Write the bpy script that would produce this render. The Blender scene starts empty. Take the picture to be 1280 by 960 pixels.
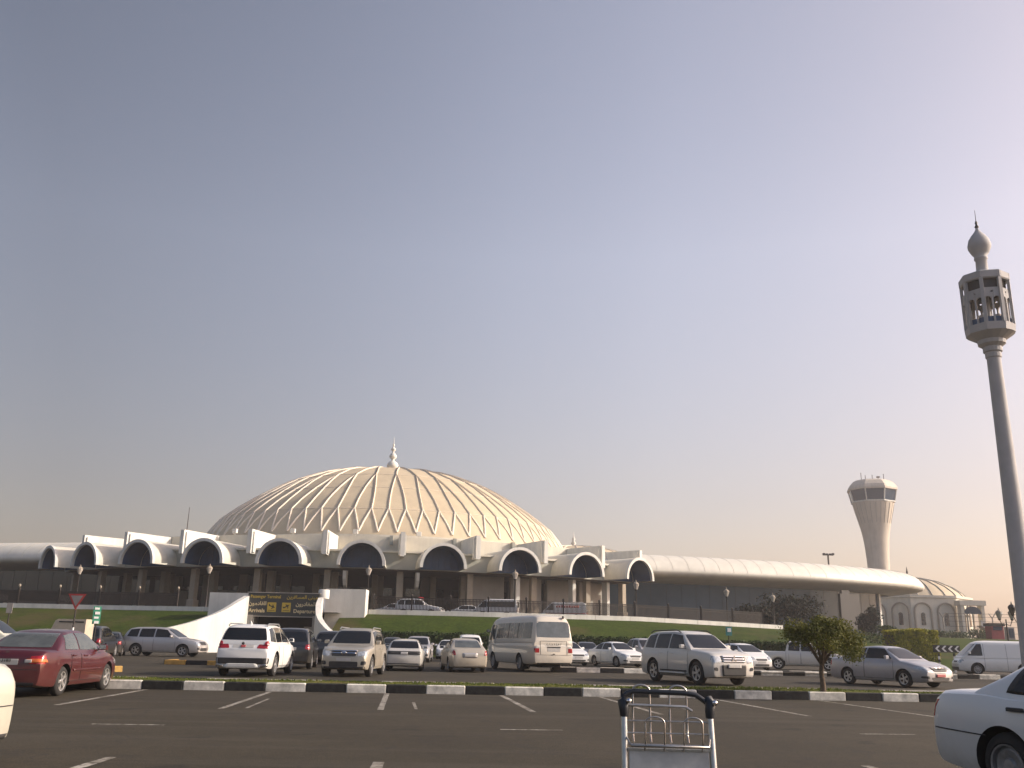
import bpy, bmesh, math, random
from mathutils import Vector, Matrix, noise
from mathutils.bvhtree import BVHTree
random.seed(7)
PI = math.pi
scene = bpy.context.scene
col = scene.collection
R_ = math.radians

# ------------------------------------------------------------------ camera
FPX, HOR, ROLL, EYE = 1140.0, 803.0, 0.021, 1.3
PITCH = math.atan((HOR - 480) / FPX)
fw = Vector((0, math.cos(PITCH), math.sin(PITCH)))
r0 = Vector((1, 0, 0)); u0 = Vector((0, -math.sin(PITCH), math.cos(PITCH)))
rv = r0 * math.cos(ROLL) + u0 * math.sin(ROLL)
uv = -r0 * math.sin(ROLL) + u0 * math.cos(ROLL)
cd = bpy.data.cameras.new('camera'); cam = bpy.data.objects.new('camera', cd); col.objects.link(cam)
cd.sensor_fit = 'HORIZONTAL'; cd.sensor_width = 36; cd.lens = FPX / 1280 * 36
cd.clip_start = 0.1; cd.clip_end = 6000
m = Matrix((rv, uv, -fw)).transposed().to_4x4(); m.translation = (0, 0, EYE)
cam.matrix_world = m
scene.camera = cam
def ray(px, py): return fw * FPX + rv * (px - 640) - uv * (py - 480)
def gnd(px, py, z=0.0):
    d = ray(px, py); t = (z - EYE) / d.z
    return Vector((d.x * t, d.y * t, z))
def atY(px, py, Y):
    d = ray(px, py); t = Y / d.y
    return Vector((d.x * t, Y, EYE + d.z * t))

# ------------------------------------------------------------------ materials
def newmat(name):
    mt = bpy.data.materials.new(name); mt.use_nodes = True
    nt = mt.node_tree; b = nt.nodes['Principled BSDF']
    return mt, nt, b
def noise_tex(nt, scale, detail=4, rough=.6, coord='Object', vec=None):
    n = nt.nodes.new('ShaderNodeTexNoise'); n.inputs['Scale'].default_value = scale
    n.inputs['Detail'].default_value = detail; n.inputs['Roughness'].default_value = rough
    if vec is None:
        tc = nt.nodes.new('ShaderNodeTexCoord'); vec = tc.outputs[coord]
    nt.links.new(vec, n.inputs['Vector'])
    return n
def ramp(nt, fac, stops):
    r = nt.nodes.new('ShaderNodeValToRGB'); cr = r.color_ramp
    while len(cr.elements) < len(stops): cr.elements.new(.5)
    for e, (p, c) in zip(cr.elements, stops):
        e.position = p; e.color = (*c, 1) if len(c) == 3 else c
    nt.links.new(fac, r.inputs[0]); return r
def mixc(nt, a, b, fac, mode='MIX'):
    n = nt.nodes.new('ShaderNodeMix'); n.data_type = 'RGBA'; n.blend_type = mode
    for s, v in ((n.inputs[0], fac), (n.inputs[6], a), (n.inputs[7], b)):
        if isinstance(v, (int, float)): s.default_value = v
        elif isinstance(v, (tuple, list)): s.default_value = (*v, 1)
        else: nt.links.new(v, s)
    return n.outputs[2]
def bump(nt, b, fac, dist, strength=.5):
    n = nt.nodes.new('ShaderNodeBump'); n.inputs['Distance'].default_value = dist
    n.inputs['Strength'].default_value = strength
    nt.links.new(fac, n.inputs['Height']); nt.links.new(n.outputs[0], b.inputs['Normal'])
def mat(name, c, rough=.6, metal=0., var=.12, scale=3., spec=.5, coat=0., bmp=0., bscale=40, streak=0.):
    mt, nt, b = newmat(name)
    b.inputs['Roughness'].default_value = rough; b.inputs['Metallic'].default_value = metal
    b.inputs['Specular IOR Level'].default_value = spec
    if coat: b.inputs['Coat Weight'].default_value = coat; b.inputs['Coat Roughness'].default_value = .06
    out = c
    if var:
        n = noise_tex(nt, scale)
        lo = tuple(v * (1 - var) for v in c); hi = tuple(min(1, v * (1 + var)) for v in c)
        out = ramp(nt, n.outputs[0], [(.3, lo), (.7, hi)]).outputs[0]
        if streak:
            tc = nt.nodes.new('ShaderNodeTexCoord'); mp = nt.nodes.new('ShaderNodeMapping')
            mp.inputs['Scale'].default_value = (1, 1, .08); nt.links.new(tc.outputs['Object'], mp.inputs[0])
            s = noise_tex(nt, 1.6, 6, .7, vec=mp.outputs[0])
            f = ramp(nt, s.outputs[0], [(.42, (0, 0, 0)), (.75, (1, 1, 1))])
            mm = nt.nodes.new('ShaderNodeMath'); mm.operation = 'MULTIPLY'; mm.inputs[1].default_value = streak
            nt.links.new(f.outputs[0], mm.inputs[0])
            out = mixc(nt, out, tuple(v * .45 for v in c), mm.outputs[0])
        nt.links.new(out, b.inputs['Base Color'])
    else: b.inputs['Base Color'].default_value = (*c, 1)
    if bmp:
        n = noise_tex(nt, bscale, 5); bump(nt, b, n.outputs[0], bmp, .6)
    return mt
def paint(name, c, metal=0., rough=.32, dust=.18):
    """car paint: coat, a little road dust low on the body"""
    mt, nt, b = newmat(name)
    b.inputs['Metallic'].default_value = metal; b.inputs['Coat Weight'].default_value = .7
    b.inputs['Coat Roughness'].default_value = .05
    tc = nt.nodes.new('ShaderNodeTexCoord'); sp = nt.nodes.new('ShaderNodeSeparateXYZ'); nt.links.new(tc.outputs['Object'], sp.inputs[0])
    mr = nt.nodes.new('ShaderNodeMapRange'); mr.inputs[1].default_value = .75; mr.inputs[2].default_value = .2
    nt.links.new(sp.outputs[2], mr.inputs[0])
    n = noise_tex(nt, 5, 6, .65)
    mu = nt.nodes.new('ShaderNodeMath'); mu.operation = 'MULTIPLY'; nt.links.new(mr.outputs[0], mu.inputs[0]); nt.links.new(n.outputs[0], mu.inputs[1])
    ad = nt.nodes.new('ShaderNodeMath'); ad.operation = 'MULTIPLY_ADD'; ad.inputs[1].default_value = dust * 4.5; ad.inputs[2].default_value = dust * .3
    nt.links.new(mu.outputs[0], ad.inputs[0])
    mm = nt.nodes.new('ShaderNodeMath'); mm.operation = 'MINIMUM'; mm.inputs[1].default_value = .55; nt.links.new(ad.outputs[0], mm.inputs[0])
    nt.links.new(mixc(nt, c, (.30, .26, .20), mm.outputs[0]), b.inputs['Base Color'])
    rr = nt.nodes.new('ShaderNodeMath'); rr.operation = 'ADD'; rr.inputs[1].default_value = rough; nt.links.new(mm.outputs[0], rr.inputs[0])
    nt.links.new(rr.outputs[0], b.inputs['Roughness'])
    return mt
def asphalt():
    mt, nt, b = newmat('asphalt')
    n1 = noise_tex(nt, .22, 5, .6); n2 = noise_tex(nt, 45, 3, .7); n3 = noise_tex(nt, 1.6, 6, .65)
    c = ramp(nt, n1.outputs[0], [(.3, (.029, .024, .0155)), (.5, (.038, .0315, .0195)), (.72, (.051, .042, .027))]).outputs[0]
    c = mixc(nt, c, ramp(nt, n2.outputs[0], [(.3, (.25, .25, .25)), (.52, (.98, .98, .98)), (.75, (1.9, 1.86, 1.75))]).outputs[0], .85, 'MULTIPLY')
    n5 = noise_tex(nt, 7, 5, .75)
    c = mixc(nt, c, ramp(nt, n5.outputs[0], [(.3, (.72, .72, .72)), (.7, (1.3, 1.29, 1.26))]).outputs[0], .7, 'MULTIPLY')
    c = mixc(nt, c, (.020, .017, .014), ramp(nt, n3.outputs[0], [(.56, (0, 0, 0)), (.72, (.6, .6, .6))]).outputs[0])
    # worn tracks and patches running along the lot
    tc = nt.nodes.new('ShaderNodeTexCoord'); mp = nt.nodes.new('ShaderNodeMapping'); mp.inputs['Scale'].default_value = (.06, 1.1, 1)
    mp.inputs['Rotation'].default_value = (0, 0, -.08)
    nt.links.new(tc.outputs['Object'], mp.inputs[0]); n4 = noise_tex(nt, 1, 4, .55, vec=mp.outputs[0])
    c = mixc(nt, c, (.075, .065, .05), ramp(nt, n4.outputs[0], [(.5, (0, 0, 0)), (.75, (.5, .5, .5))]).outputs[0])
    vo = nt.nodes.new('ShaderNodeTexVoronoi'); vo.feature = 'DISTANCE_TO_EDGE'; vo.inputs['Scale'].default_value = .33
    w = noise_tex(nt, .9, 4); ms = nt.nodes.new('ShaderNodeVectorMath'); ms.operation = 'SCALE'; ms.inputs['Scale'].default_value = 2.2
    nt.links.new(w.outputs['Color'], ms.inputs[0]); va = nt.nodes.new('ShaderNodeVectorMath'); nt.links.new(ms.outputs[0], va.inputs[0]); nt.links.new(tc.outputs['Object'], va.inputs[1])
    nt.links.new(va.outputs[0], vo.inputs['Vector'])
    c = mixc(nt, (.025, .022, .02), c, ramp(nt, vo.outputs[0], [(.0, (.35, .35, .35)), (.012, (1, 1, 1))]).outputs[0])
    v2 = nt.nodes.new('ShaderNodeTexVoronoi'); v2.inputs['Scale'].default_value = .55; nt.links.new(va.outputs[0], v2.inputs['Vector'])
    c = mixc(nt, (.014, .012, .010), c, ramp(nt, v2.outputs[0], [(.0, (.25, .25, .25)), (.10, (.55, .55, .55)), (.17, (1, 1, 1))]).outputs[0])
    nt.links.new(c, b.inputs['Base Color']); b.inputs['Roughness'].default_value = .88
    b.inputs['Specular IOR Level'].default_value = .25
    bump(nt, b, n2.outputs[0], .012, .7)
    return mt
def grass_mat(name, a, bb, dry, s=1.0):
    mt, nt, b = newmat(name)
    n1 = noise_tex(nt, .9 * s, 5, .7); n2 = noise_tex(nt, 5 * s, 5, .75); n3 = noise_tex(nt, .16 * s, 5, .65)
    c = ramp(nt, n1.outputs[0], [(.3, a), (.7, bb)]).outputs[0]
    c = mixc(nt, c, ramp(nt, n2.outputs[0], [(.3, (.45, .45, .4)), (.7, (1.5, 1.5, 1.4))]).outputs[0], .8, 'MULTIPLY')
    c = mixc(nt, c, dry, ramp(nt, n3.outputs[0], [(.52, (0, 0, 0)), (.66, (.8, .8, .8))]).outputs[0])
    nt.links.new(c, b.inputs['Base Color']); b.inputs['Roughness'].default_value = .95; b.inputs['Specular IOR Level'].default_value = .1
    bump(nt, b, n2.outputs[0], .08, .8)
    return mt
def leaf_mat(name, a, bb, hi):
    mt, nt, b = newmat(name)
    n1 = noise_tex(nt, 1.6, 3, .6); n2 = noise_tex(nt, 14, 2, .6)
    c = ramp(nt, n1.outputs[0], [(.3, a), (.6, bb), (.8, hi)]).outputs[0]
    c = mixc(nt, c, ramp(nt, n2.outputs[0], [(.3, (.6, .6, .55)), (.7, (1.35, 1.35, 1.2))]).outputs[0], .8, 'MULTIPLY')
    nt.links.new(c, b.inputs['Base Color']); b.inputs['Roughness'].default_value = .7; b.inputs['Specular IOR Level'].default_value = .25
    tr = nt.nodes.new('ShaderNodeBsdfTranslucent'); nt.links.new(c, tr.inputs[0])
    mx = nt.nodes.new('ShaderNodeMixShader'); mx.inputs[0].default_value = .25
    nt.links.new(b.outputs[0], mx.inputs[1]); nt.links.new(tr.outputs[0], mx.inputs[2])
    nt.links.new(mx.outputs[0], nt.nodes['Material Output'].inputs['Surface'])
    return mt
M = {}
M['asphalt'] = asphalt()
M['sand'] = mat('sandy_ground', (.30, .24, .17), .95, var=.25, scale=.05, spec=.1)
def worn():
    mt, nt, b = newmat('worn_white_paint'); b.inputs['Roughness'].default_value = .88; b.inputs['Specular IOR Level'].default_value = .2
    n = noise_tex(nt, 9, 6, .75); n2 = noise_tex(nt, 1.1, 4, .6)
    c = mixc(nt, (.36, .335, .29), (.05, .042, .03), ramp(nt, n.outputs[0], [(.46, (0, 0, 0)), (.58, (.9, .9, .9))]).outputs[0])
    c = mixc(nt, c, (.10, .088, .068), ramp(nt, n2.outputs[0], [(.42, (0, 0, 0)), (.62, (.8, .8, .8))]).outputs[0])
    nt.links.new(c, b.inputs['Base Color']); return mt
M['white_line'] = worn()
M['kerb_white'] = mat('kerb_white_paint', (.58, .55, .48), .8, var=.38, scale=4, spec=.2, bmp=.015)
M['kerb_black'] = mat('kerb_black_paint', (.020, .0195, .018), .75, var=.5, scale=7, spec=.3, bmp=.01)
M['kerb_yellow'] = mat('kerb_yellow_paint', (.36, .21, .05), .8, var=.25, scale=6)
M['concrete'] = mat('kerb_concrete', (.30, .27, .23), .9, var=.2, scale=4, bmp=.01)
M['bank'] = grass_mat('bank_grass', (.022, .040, .004), (.044, .064, .006), (.075, .055, .026), .6)
M['strip'] = grass_mat('strip_grass', (.07, .085, .016), (.12, .12, .026), (.16, .12, .05), 2)
M['blade'] = leaf_mat('grass_blades', (.05, .075, .012), (.10, .12, .02), (.17, .15, .05))
M['hedge'] = leaf_mat('hedge_leaves', (.018, .035, .008), (.04, .065, .014), (.075, .10, .02))
M['hedge_gold'] = leaf_mat('golden_hedge_leaves', (.14, .15, .017), (.33, .30, .03), (.50, .42, .06))
M['tree'] = leaf_mat('tree_leaves', (.05, .06, .010), (.125, .125, .02), (.24, .20, .035))
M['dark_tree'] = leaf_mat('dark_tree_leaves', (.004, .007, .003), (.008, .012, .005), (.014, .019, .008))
M['bark'] = mat('bark', (.10, .07, .045), .95, var=.4, scale=12, bmp=.03, bscale=25)
M['cream'] = mat('cream_render', (.61, .565, .46), .75, var=.07, scale=.8, streak=.22)
M['dome'] = mat('dome_shell', (.52, .425, .285), .7, var=.09, scale=.35, streak=.12)
M['rib'] = mat('dome_rib_cream', (.66, .57, .45), .6, var=.05)
M['white'] = mat('white_render', (.64, .62, .56), .75, var=.09, scale=.7, streak=.35)
M['greywall'] = mat('grey_render', (.33, .30, .26), .8, var=.08, scale=.6, streak=.15)
M['panel'] = mat('grey_green_fascia', (.36, .35, .29), .7, var=.06, scale=1)
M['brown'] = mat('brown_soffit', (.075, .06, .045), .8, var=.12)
M['darkbrown'] = mat('dark_bronze_wall', (.028, .022, .018), .5, var=.25, scale=.8)
M['stone'] = mat('column_stone', (.29, .245, .185), .75, var=.1, scale=2)
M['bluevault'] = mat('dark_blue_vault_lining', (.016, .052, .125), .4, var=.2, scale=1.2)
M['dkglass'] = mat('dark_glass', (.018, .022, .026), .06, var=.1, spec=.8)
M['wingglass'] = mat('reflective_grey_glass', (.04, .06, .082), .2, metal=0, var=.25, scale=.2, spec=.25)
M['wingglass'].node_tree.nodes['Principled BSDF'].inputs['Specular Tint'].default_value = (.62, .80, 1, 1)
M['wingroof'] = mat('wing_roof_panels', (.62, .585, .50), .5, metal=0, var=.08, scale=.6)
M['groove_shade'] = mat('dome_groove_shade', (.17, .12, .075), .9, var=.15)
M['seam'] = mat('panel_joint', (.34, .31, .26), .8, var=.1)
M['metal_dark'] = mat('dark_metal', (.035, .03, .028), .5, metal=.3, var=.2)
M['rail'] = mat('bronze_railing', (.024, .018, .014), .7, var=.2)
M['galv'] = mat('galvanised_steel', (.42, .42, .40), .35, metal=.8, var=.12, scale=20)
M['lampglass'] = mat('frosted_lamp_glass', (.42, .38, .33), .3, var=.05)
M['tower'] = mat('tower_concrete', (.56, .49, .40), .8, var=.08, scale=.25, streak=.35)
M['towerglass'] = mat('tower_blue_glass', (.02, .045, .08), .12, var=.1, spec=.25)
M['minaret'] = mat('mast_concrete', (.39, .37, .355), .8, var=.08, scale=1.2, streak=.2)
M['tyre'] = mat('tyre_rubber', (.018, .017, .016), .85, var=.3, scale=12)
M['rim'] = mat('alloy_rim', (.50, .49, .47), .35, metal=.7, var=.1, scale=20)
M['hub'] = mat('steel_wheel_cover', (.26, .25, .24), .5, metal=.5, var=.25, scale=14)
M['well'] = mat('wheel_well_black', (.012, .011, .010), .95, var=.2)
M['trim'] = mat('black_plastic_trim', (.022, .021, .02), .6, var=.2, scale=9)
M['glass'] = mat('car_glass', (.009, .010, .011), .05, var=.15, spec=.45)
M['glass_clear'] = mat('hazy_car_glass', (.075, .082, .078), .06, var=.35, scale=2.2, spec=.8)
M['seat'] = mat('seat_cloth', (.30, .27, .21), .9, var=.15)
M['lampred'] = mat('tail_lamp_red', (.28, .012, .016), .15, var=.2, scale=12, coat=.5)
M['lamporange'] = mat('indicator_orange', (.55, .12, .02), .2, var=.2, coat=.5)
M['headlamp'] = mat('headlamp_glass', (.42, .44, .45), .12, metal=.35, var=.35, scale=16, coat=.6)
M['chrome'] = mat('chrome', (.62, .62, .62), .12, metal=1., var=.05)
M['plate'] = mat('number_plate_white', (.42, .40, .37), .5, var=.1)
M['plate_red'] = mat('plate_red_field', (.36, .07, .07), .5, var=.1)
M['ink'] = mat('black_lettering', (.015, .015, .015), .6, var=0)
M['signblack'] = mat('sign_dark_board', (.03, .032, .03), .35, var=.2)
M['signyellow'] = mat('sign_yellow', (.44, .31, .035), .5, var=.1)
M['signcream'] = mat('sign_cream_letters', (.62, .50, .28), .5, var=0)
M['signred'] = mat('sign_red', (.38, .035, .03), .5, var=.1)
M['signgreen'] = mat('sign_green', (.03, .22, .13), .5, var=.1)
M['signteal'] = mat('sign_teal', (.03, .17, .17), .5, var=.1)
M['signwhite'] = mat('sign_white', (.66, .65, .62), .5, var=.08)
M['signback'] = mat('sign_back_grey', (.26, .24, .22), .6, var=.15)
M['beige'] = mat('beige_cabinet', (.44, .38, .29), .8, var=.12)
M['kiosk'] = mat('kiosk_red', (.30, .045, .05), .6, var=.15)
M['board'] = mat('trolley_grey_board', (.36, .36, .34), .5, metal=.2, var=.18, scale=9)
M['grip'] = mat('trolley_black_grip', (.014, .016, .02), .45, var=.2)
M['wire'] = mat('trolley_wire', (.42, .39, .35), .35, metal=.9, var=.15, scale=20)
P_ = {}
P_['white'] = paint('paint_white', (.70, .69, .66))
P_['whitec'] = paint('paint_cream_white', (.52, .51, .42))
P_['maroon'] = paint('paint_maroon', (.060, .0035, .006), .1, .28, .03)
P_['silver'] = paint('paint_silver', (.44, .42, .41), .55, .36)
P_['silverbeige'] = paint('paint_champagne', (.40, .36, .29), .5, .36)
P_['pearl'] = paint('paint_pearl_white', (.56, .53, .48), .25, .34)
P_['greysilver'] = paint('paint_grey_silver', (.36, .35, .36), .5, .38)
P_['beige'] = paint('paint_beige', (.46, .40, .31), .35, .36)
P_['black'] = paint('paint_black', (.006, .0065, .0075), 0, .3, .05)
P_['dkgrey'] = paint('paint_dark_grey', (.022, .022, .025), .2, .3, .08)
P_['bus'] = paint('paint_bus_ivory', (.58, .52, .43), 0, .45, .3)

# ------------------------------------------------------------------ mesh helpers
class MB:
    def __init__(s): s.v = []; s.f = []; s.m = []; s.sm = []
    def add(s, vs, fs, mi=0, smooth=False):
        o = len(s.v); s.v += [Vector(v) for v in vs]
        for f in fs: s.f.append([o + i for i in f]); s.m.append(mi); s.sm.append(smooth)
        return s
    def box(s, c, d, rz=0., mi=0, bev=0.):
        x, y, z = d[0] / 2, d[1] / 2, d[2] / 2; cs, sn = math.cos(rz), math.sin(rz)
        if bev:
            b = bev; ring = [(-x + b, -y), (x - b, -y), (x, -y + b), (x, y - b), (x - b, y), (-x + b, y), (-x, y - b), (-x, -y + b)]
            vs = []
            for (zz, k) in ((-z, 0), (z - b, 0), (z, 1)):
                for (px, py) in ring:
                    if k: px *= (x - b) / x; py *= (y - b) / y
                    vs.append((px, py, zz))
            fs = [list(range(7, -1, -1)), list(range(16, 24))]
            for r in (0, 8):
                for i in range(8): j = (i + 1) % 8; fs.append([r + i, r + j, r + 8 + j, r + 8 + i])
        else:
            vs = [(a, b, e) for e in (-z, z) for (a, b) in ((-x, -y), (x, -y), (x, y), (-x, y))]
            fs = [[3, 2, 1, 0], [4, 5, 6, 7]] + [[i, (i + 1) % 4, 4 + (i + 1) % 4, 4 + i] for i in range(4)]
        vs = [(c[0] + p[0] * cs - p[1] * sn, c[1] + p[0] * sn + p[1] * cs, c[2] + p[2]) for p in vs]
        return s.add(vs, fs, mi)
    def tube(s, pts, r, n=8, mi=0, caps=True, radii=None):
        pts = [Vector(p) for p in pts]; rings = []; N = len(pts)
        for i, p in enumerate(pts):
            t = (pts[min(i + 1, N - 1)] - pts[max(i - 1, 0)]).normalized()
            a = t.cross(Vector((0, 0, 1)) if abs(t.z) < .95 else Vector((1, 0, 0))).normalized(); b = t.cross(a)
            rr = radii[i] if radii else r
            rings.append([p + a * (rr * math.cos(2 * PI * k / n)) + b * (rr * math.sin(2 * PI * k / n)) for k in range(n)])
        vs = [q for rg in rings for q in rg]
        fs = [[i * n + k, i * n + (k + 1) % n, (i + 1) * n + (k + 1) % n, (i + 1) * n + k] for i in range(N - 1) for k in range(n)]
        s.add(vs, fs, mi, True)
        if caps: s.add(rings[0], [list(range(n))], mi); s.add(rings[-1], [list(range(n - 1, -1, -1))], mi)
        return s
    def lathe(s, prof, n=24, c=(0, 0, 0), mi=0, a0=0., a1=2 * PI, smooth=True):
        full = abs(a1 - a0 - 2 * PI) < 1e-6; K = n if full else n + 1
        vs = [(c[0] + r * math.cos(a0 + (a1 - a0) * k / n), c[1] + r * math.sin(a0 + (a1 - a0) * k / n), c[2] + z) for (r, z) in prof for k in range(K)]
        fs = []
        for i in range(len(prof) - 1):
            for k in range(n):
                j = (k + 1) % K; fs.append([i * K + k, i * K + j, (i + 1) * K + j, (i + 1) * K + k])
        return s.add(vs, fs, mi, smooth)
    def prism(s, poly, z0, z1, mi=0):
        n = len(poly); vs = [(p[0], p[1], z0) for p in poly] + [(p[0], p[1], z1) for p in poly]
        return s.add(vs, [list(range(n - 1, -1, -1)), list(range(n, 2 * n))] + [[i, (i + 1) % n, n + (i + 1) % n, n + i] for i in range(n)], mi)
    def grid(s, fn, nu, nv, mi=0, smooth=True):
        vs = [fn(i / nu, j / nv) for j in range(nv + 1) for i in range(nu + 1)]
        fs = [[j * (nu + 1) + i, j * (nu + 1) + i + 1, (j + 1) * (nu + 1) + i + 1, (j + 1) * (nu + 1) + i] for j in range(nv) for i in range(nu)]
        return s.add(vs, fs, mi, smooth)
    def xf(s, mtx):
        s.v = [mtx @ v for v in s.v]; return s
    def build(s, name, mats, parent=None, world=True, sharp=None, fix=True):
        me = bpy.data.meshes.new(name)
        off = Vector((0, 0, 0)); q = parent
        while world and q is not None: off = off + q.location; q = q.parent
        me.from_pydata([v - off for v in s.v], [], s.f)
        if not isinstance(mats, (list, tuple)): mats = [mats]
        for q in mats: me.materials.append(q)
        me.polygons.foreach_set('material_index', s.m); me.polygons.foreach_set('use_smooth', s.sm)
        if fix:
            bm = bmesh.new(); bm.from_mesh(me); bmesh.ops.recalc_face_normals(bm, faces=bm.faces); bm.to_mesh(me); bm.free()
        me.update()
        if sharp: me.set_sharp_from_angle(angle=R_(sharp))
        o = bpy.data.objects.new(name, me); col.objects.link(o)
        if parent is not None: o.parent = parent
        return o
def tag(o, label=None, cat=None, group=None, kind=None):
    if label: o['label'] = label
    if cat: o['category'] = cat
    if group: o['group'] = group
    if kind: o['kind'] = kind
    return o
def thing(name, label, cat, loc=(0, 0, 0), rz=0., group=None):
    o = bpy.data.objects.new(name, None); col.objects.link(o); o.location = loc; o.rotation_euler = (0, 0, rz)
    o.empty_display_size = .2
    return tag(o, label, cat, group)
def copy_tree(o, parent=None):
    c = o.copy(); col.objects.link(c)
    if parent is not None: c.parent = parent
    for ch in list(o.children): copy_tree(ch, c)
    return c
def text_mesh(body, size, align='CENTER', extr=.004, sx=1., bold=0.):
    c = bpy.data.curves.new('lettering', 'FONT'); c.body = body; c.size = size; c.align_x = align; c.align_y = 'CENTER'; c.extrude = extr; c.offset = size * bold
    c.resolution_u = 2
    o = bpy.data.objects.new('lettering', c); col.objects.link(o)
    bpy.context.view_layer.update()
    dg = bpy.context.evaluated_depsgraph_get(); me = bpy.data.meshes.new_from_object(o.evaluated_get(dg))
    mb = MB(); mb.add([(v.co.x * sx, v.co.y, v.co.z) for v in me.vertices], [list(p.vertices) for p in me.polygons])
    bpy.data.objects.remove(o); bpy.data.curves.remove(c); bpy.data.meshes.remove(me)
    return mb
def frame(right, up, org):
    """matrix taking (x,y,z) to org + x right + y up + z (right x up)"""
    r = Vector(right).normalized(); u = Vector(up).normalized(); n = r.cross(u)
    mm = Matrix((r, u, n)).transposed().to_4x4(); mm.translation = org; return mm
def lerp_prof(pts, x):
    if x <= pts[0][0]: return pts[0][1]
    for (x0, y0), (x1, y1) in zip(pts, pts[1:]):
        if x <= x1: return y0 + (y1 - y0) * (x - x0) / (x1 - x0)
    return pts[-1][1]
def smooth_prof(pts, x, d=.07):
    return sum(lerp_prof(pts, x + d * k) * w for k, w in ((-1, .15), (-.5, .22), (0, .26), (.5, .22), (1, .15)))
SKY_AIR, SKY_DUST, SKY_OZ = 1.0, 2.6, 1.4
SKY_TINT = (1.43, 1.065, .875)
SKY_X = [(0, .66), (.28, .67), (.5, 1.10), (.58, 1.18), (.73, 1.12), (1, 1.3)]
SKY_Y = [(0, (.84, 1.0, 1.17)), (.42, (.86, 1.0, 1.15)), (.62, (1, 1, 1)), (1, (1, 1, 1))]  # cooler tint on the unseen sky behind the camera, added for neutral fill
SKY_Z = [(0, (.685, .68, .71)), (.15, (.775, .755, .775)), (.4, (1.06, 1.04, 1.03)), (.66, (.98, .98, .97)), (.8, (.82, .93, 1.04)), (1, (.82, .93, 1.04))]  # top stops cool the unseen zenith, added as fill too
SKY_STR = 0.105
SUN_STR = 2.7
EXPOSURE = 0.90
HAZE = 0.0005
# ------------------------------------------------------------------ world, sun, air
SUN_EL, SUN_AZ = 27.0, 90.0     # azimuth clockwise from +Y
w = bpy.data.worlds.new('World'); scene.world = w; w.use_nodes = True
nt = w.node_tree; bg = nt.nodes['Background']
sky = nt.nodes.new('ShaderNodeTexSky'); sky.sky_type = 'NISHITA'; sky.sun_disc = False
sky.sun_elevation = R_(SUN_EL); sky.sun_rotation = R_(SUN_AZ); sky.altitude = 0
sky.air_density = SKY_AIR; sky.dust_density = SKY_DUST; sky.ozone_density = SKY_OZ
tcw = nt.nodes.new('ShaderNodeTexCoord'); spw = nt.nodes.new('ShaderNodeSeparateXYZ'); nt.links.new(tcw.outputs['Generated'], spw.inputs[0])
def dir_ramp(sock, lo, hi, vals):
    mr = nt.nodes.new('ShaderNodeMapRange'); mr.inputs[1].default_value = lo; mr.inputs[2].default_value = hi; nt.links.new(sock, mr.inputs[0])
    return ramp(nt, mr.outputs[0], vals).outputs[0]
# sky tint: brighter sunward and above the horizon, cooler overhead and behind as added fill
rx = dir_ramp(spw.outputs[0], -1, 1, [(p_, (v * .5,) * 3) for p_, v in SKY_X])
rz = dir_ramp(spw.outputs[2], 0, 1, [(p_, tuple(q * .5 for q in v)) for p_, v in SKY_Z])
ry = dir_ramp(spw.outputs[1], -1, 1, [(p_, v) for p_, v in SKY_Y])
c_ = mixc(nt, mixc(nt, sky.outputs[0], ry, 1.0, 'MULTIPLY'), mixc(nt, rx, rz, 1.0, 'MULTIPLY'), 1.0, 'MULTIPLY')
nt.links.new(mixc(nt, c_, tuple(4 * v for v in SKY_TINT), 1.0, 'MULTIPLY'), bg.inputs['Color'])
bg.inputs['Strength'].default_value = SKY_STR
ld = bpy.data.lights.new('sun', 'SUN'); ld.energy = SUN_STR; ld.angle = R_(.6); ld.color = (1.0, .945, .84)
lo = bpy.data.objects.new('sun', ld); col.objects.link(lo)
sd = Vector((math.sin(R_(SUN_AZ)) * math.cos(R_(SUN_EL)), math.cos(R_(SUN_AZ)) * math.cos(R_(SUN_EL)), math.sin(R_(SUN_EL))))
lo.rotation_euler = sd.to_track_quat('Z', 'Y').to_euler()
scene.view_settings.view_transform = 'Standard'; scene.view_settings.look = 'None'
scene.view_settings.gamma = 1; scene.view_settings.exposure = EXPOSURE
if HAZE > 0:
    mt = bpy.data.materials.new('haze'); mt.use_nodes = True; hn = mt.node_tree
    hn.nodes.remove(hn.nodes['Principled BSDF'])
    pv = hn.nodes.new('ShaderNodeVolumePrincipled'); pv.inputs['Color'].default_value = (.93, .90, .89, 1)
    pv.inputs['Density'].default_value = HAZE; pv.inputs['Anisotropy'].default_value = .35
    hn.links.new(pv.outputs[0], hn.nodes['Material Output'].inputs['Volume'])
    hz = MB().box((0, 360, 29), (1500, 1100, 62)).build('haze', mt); tag(hz, kind='stuff')

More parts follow.
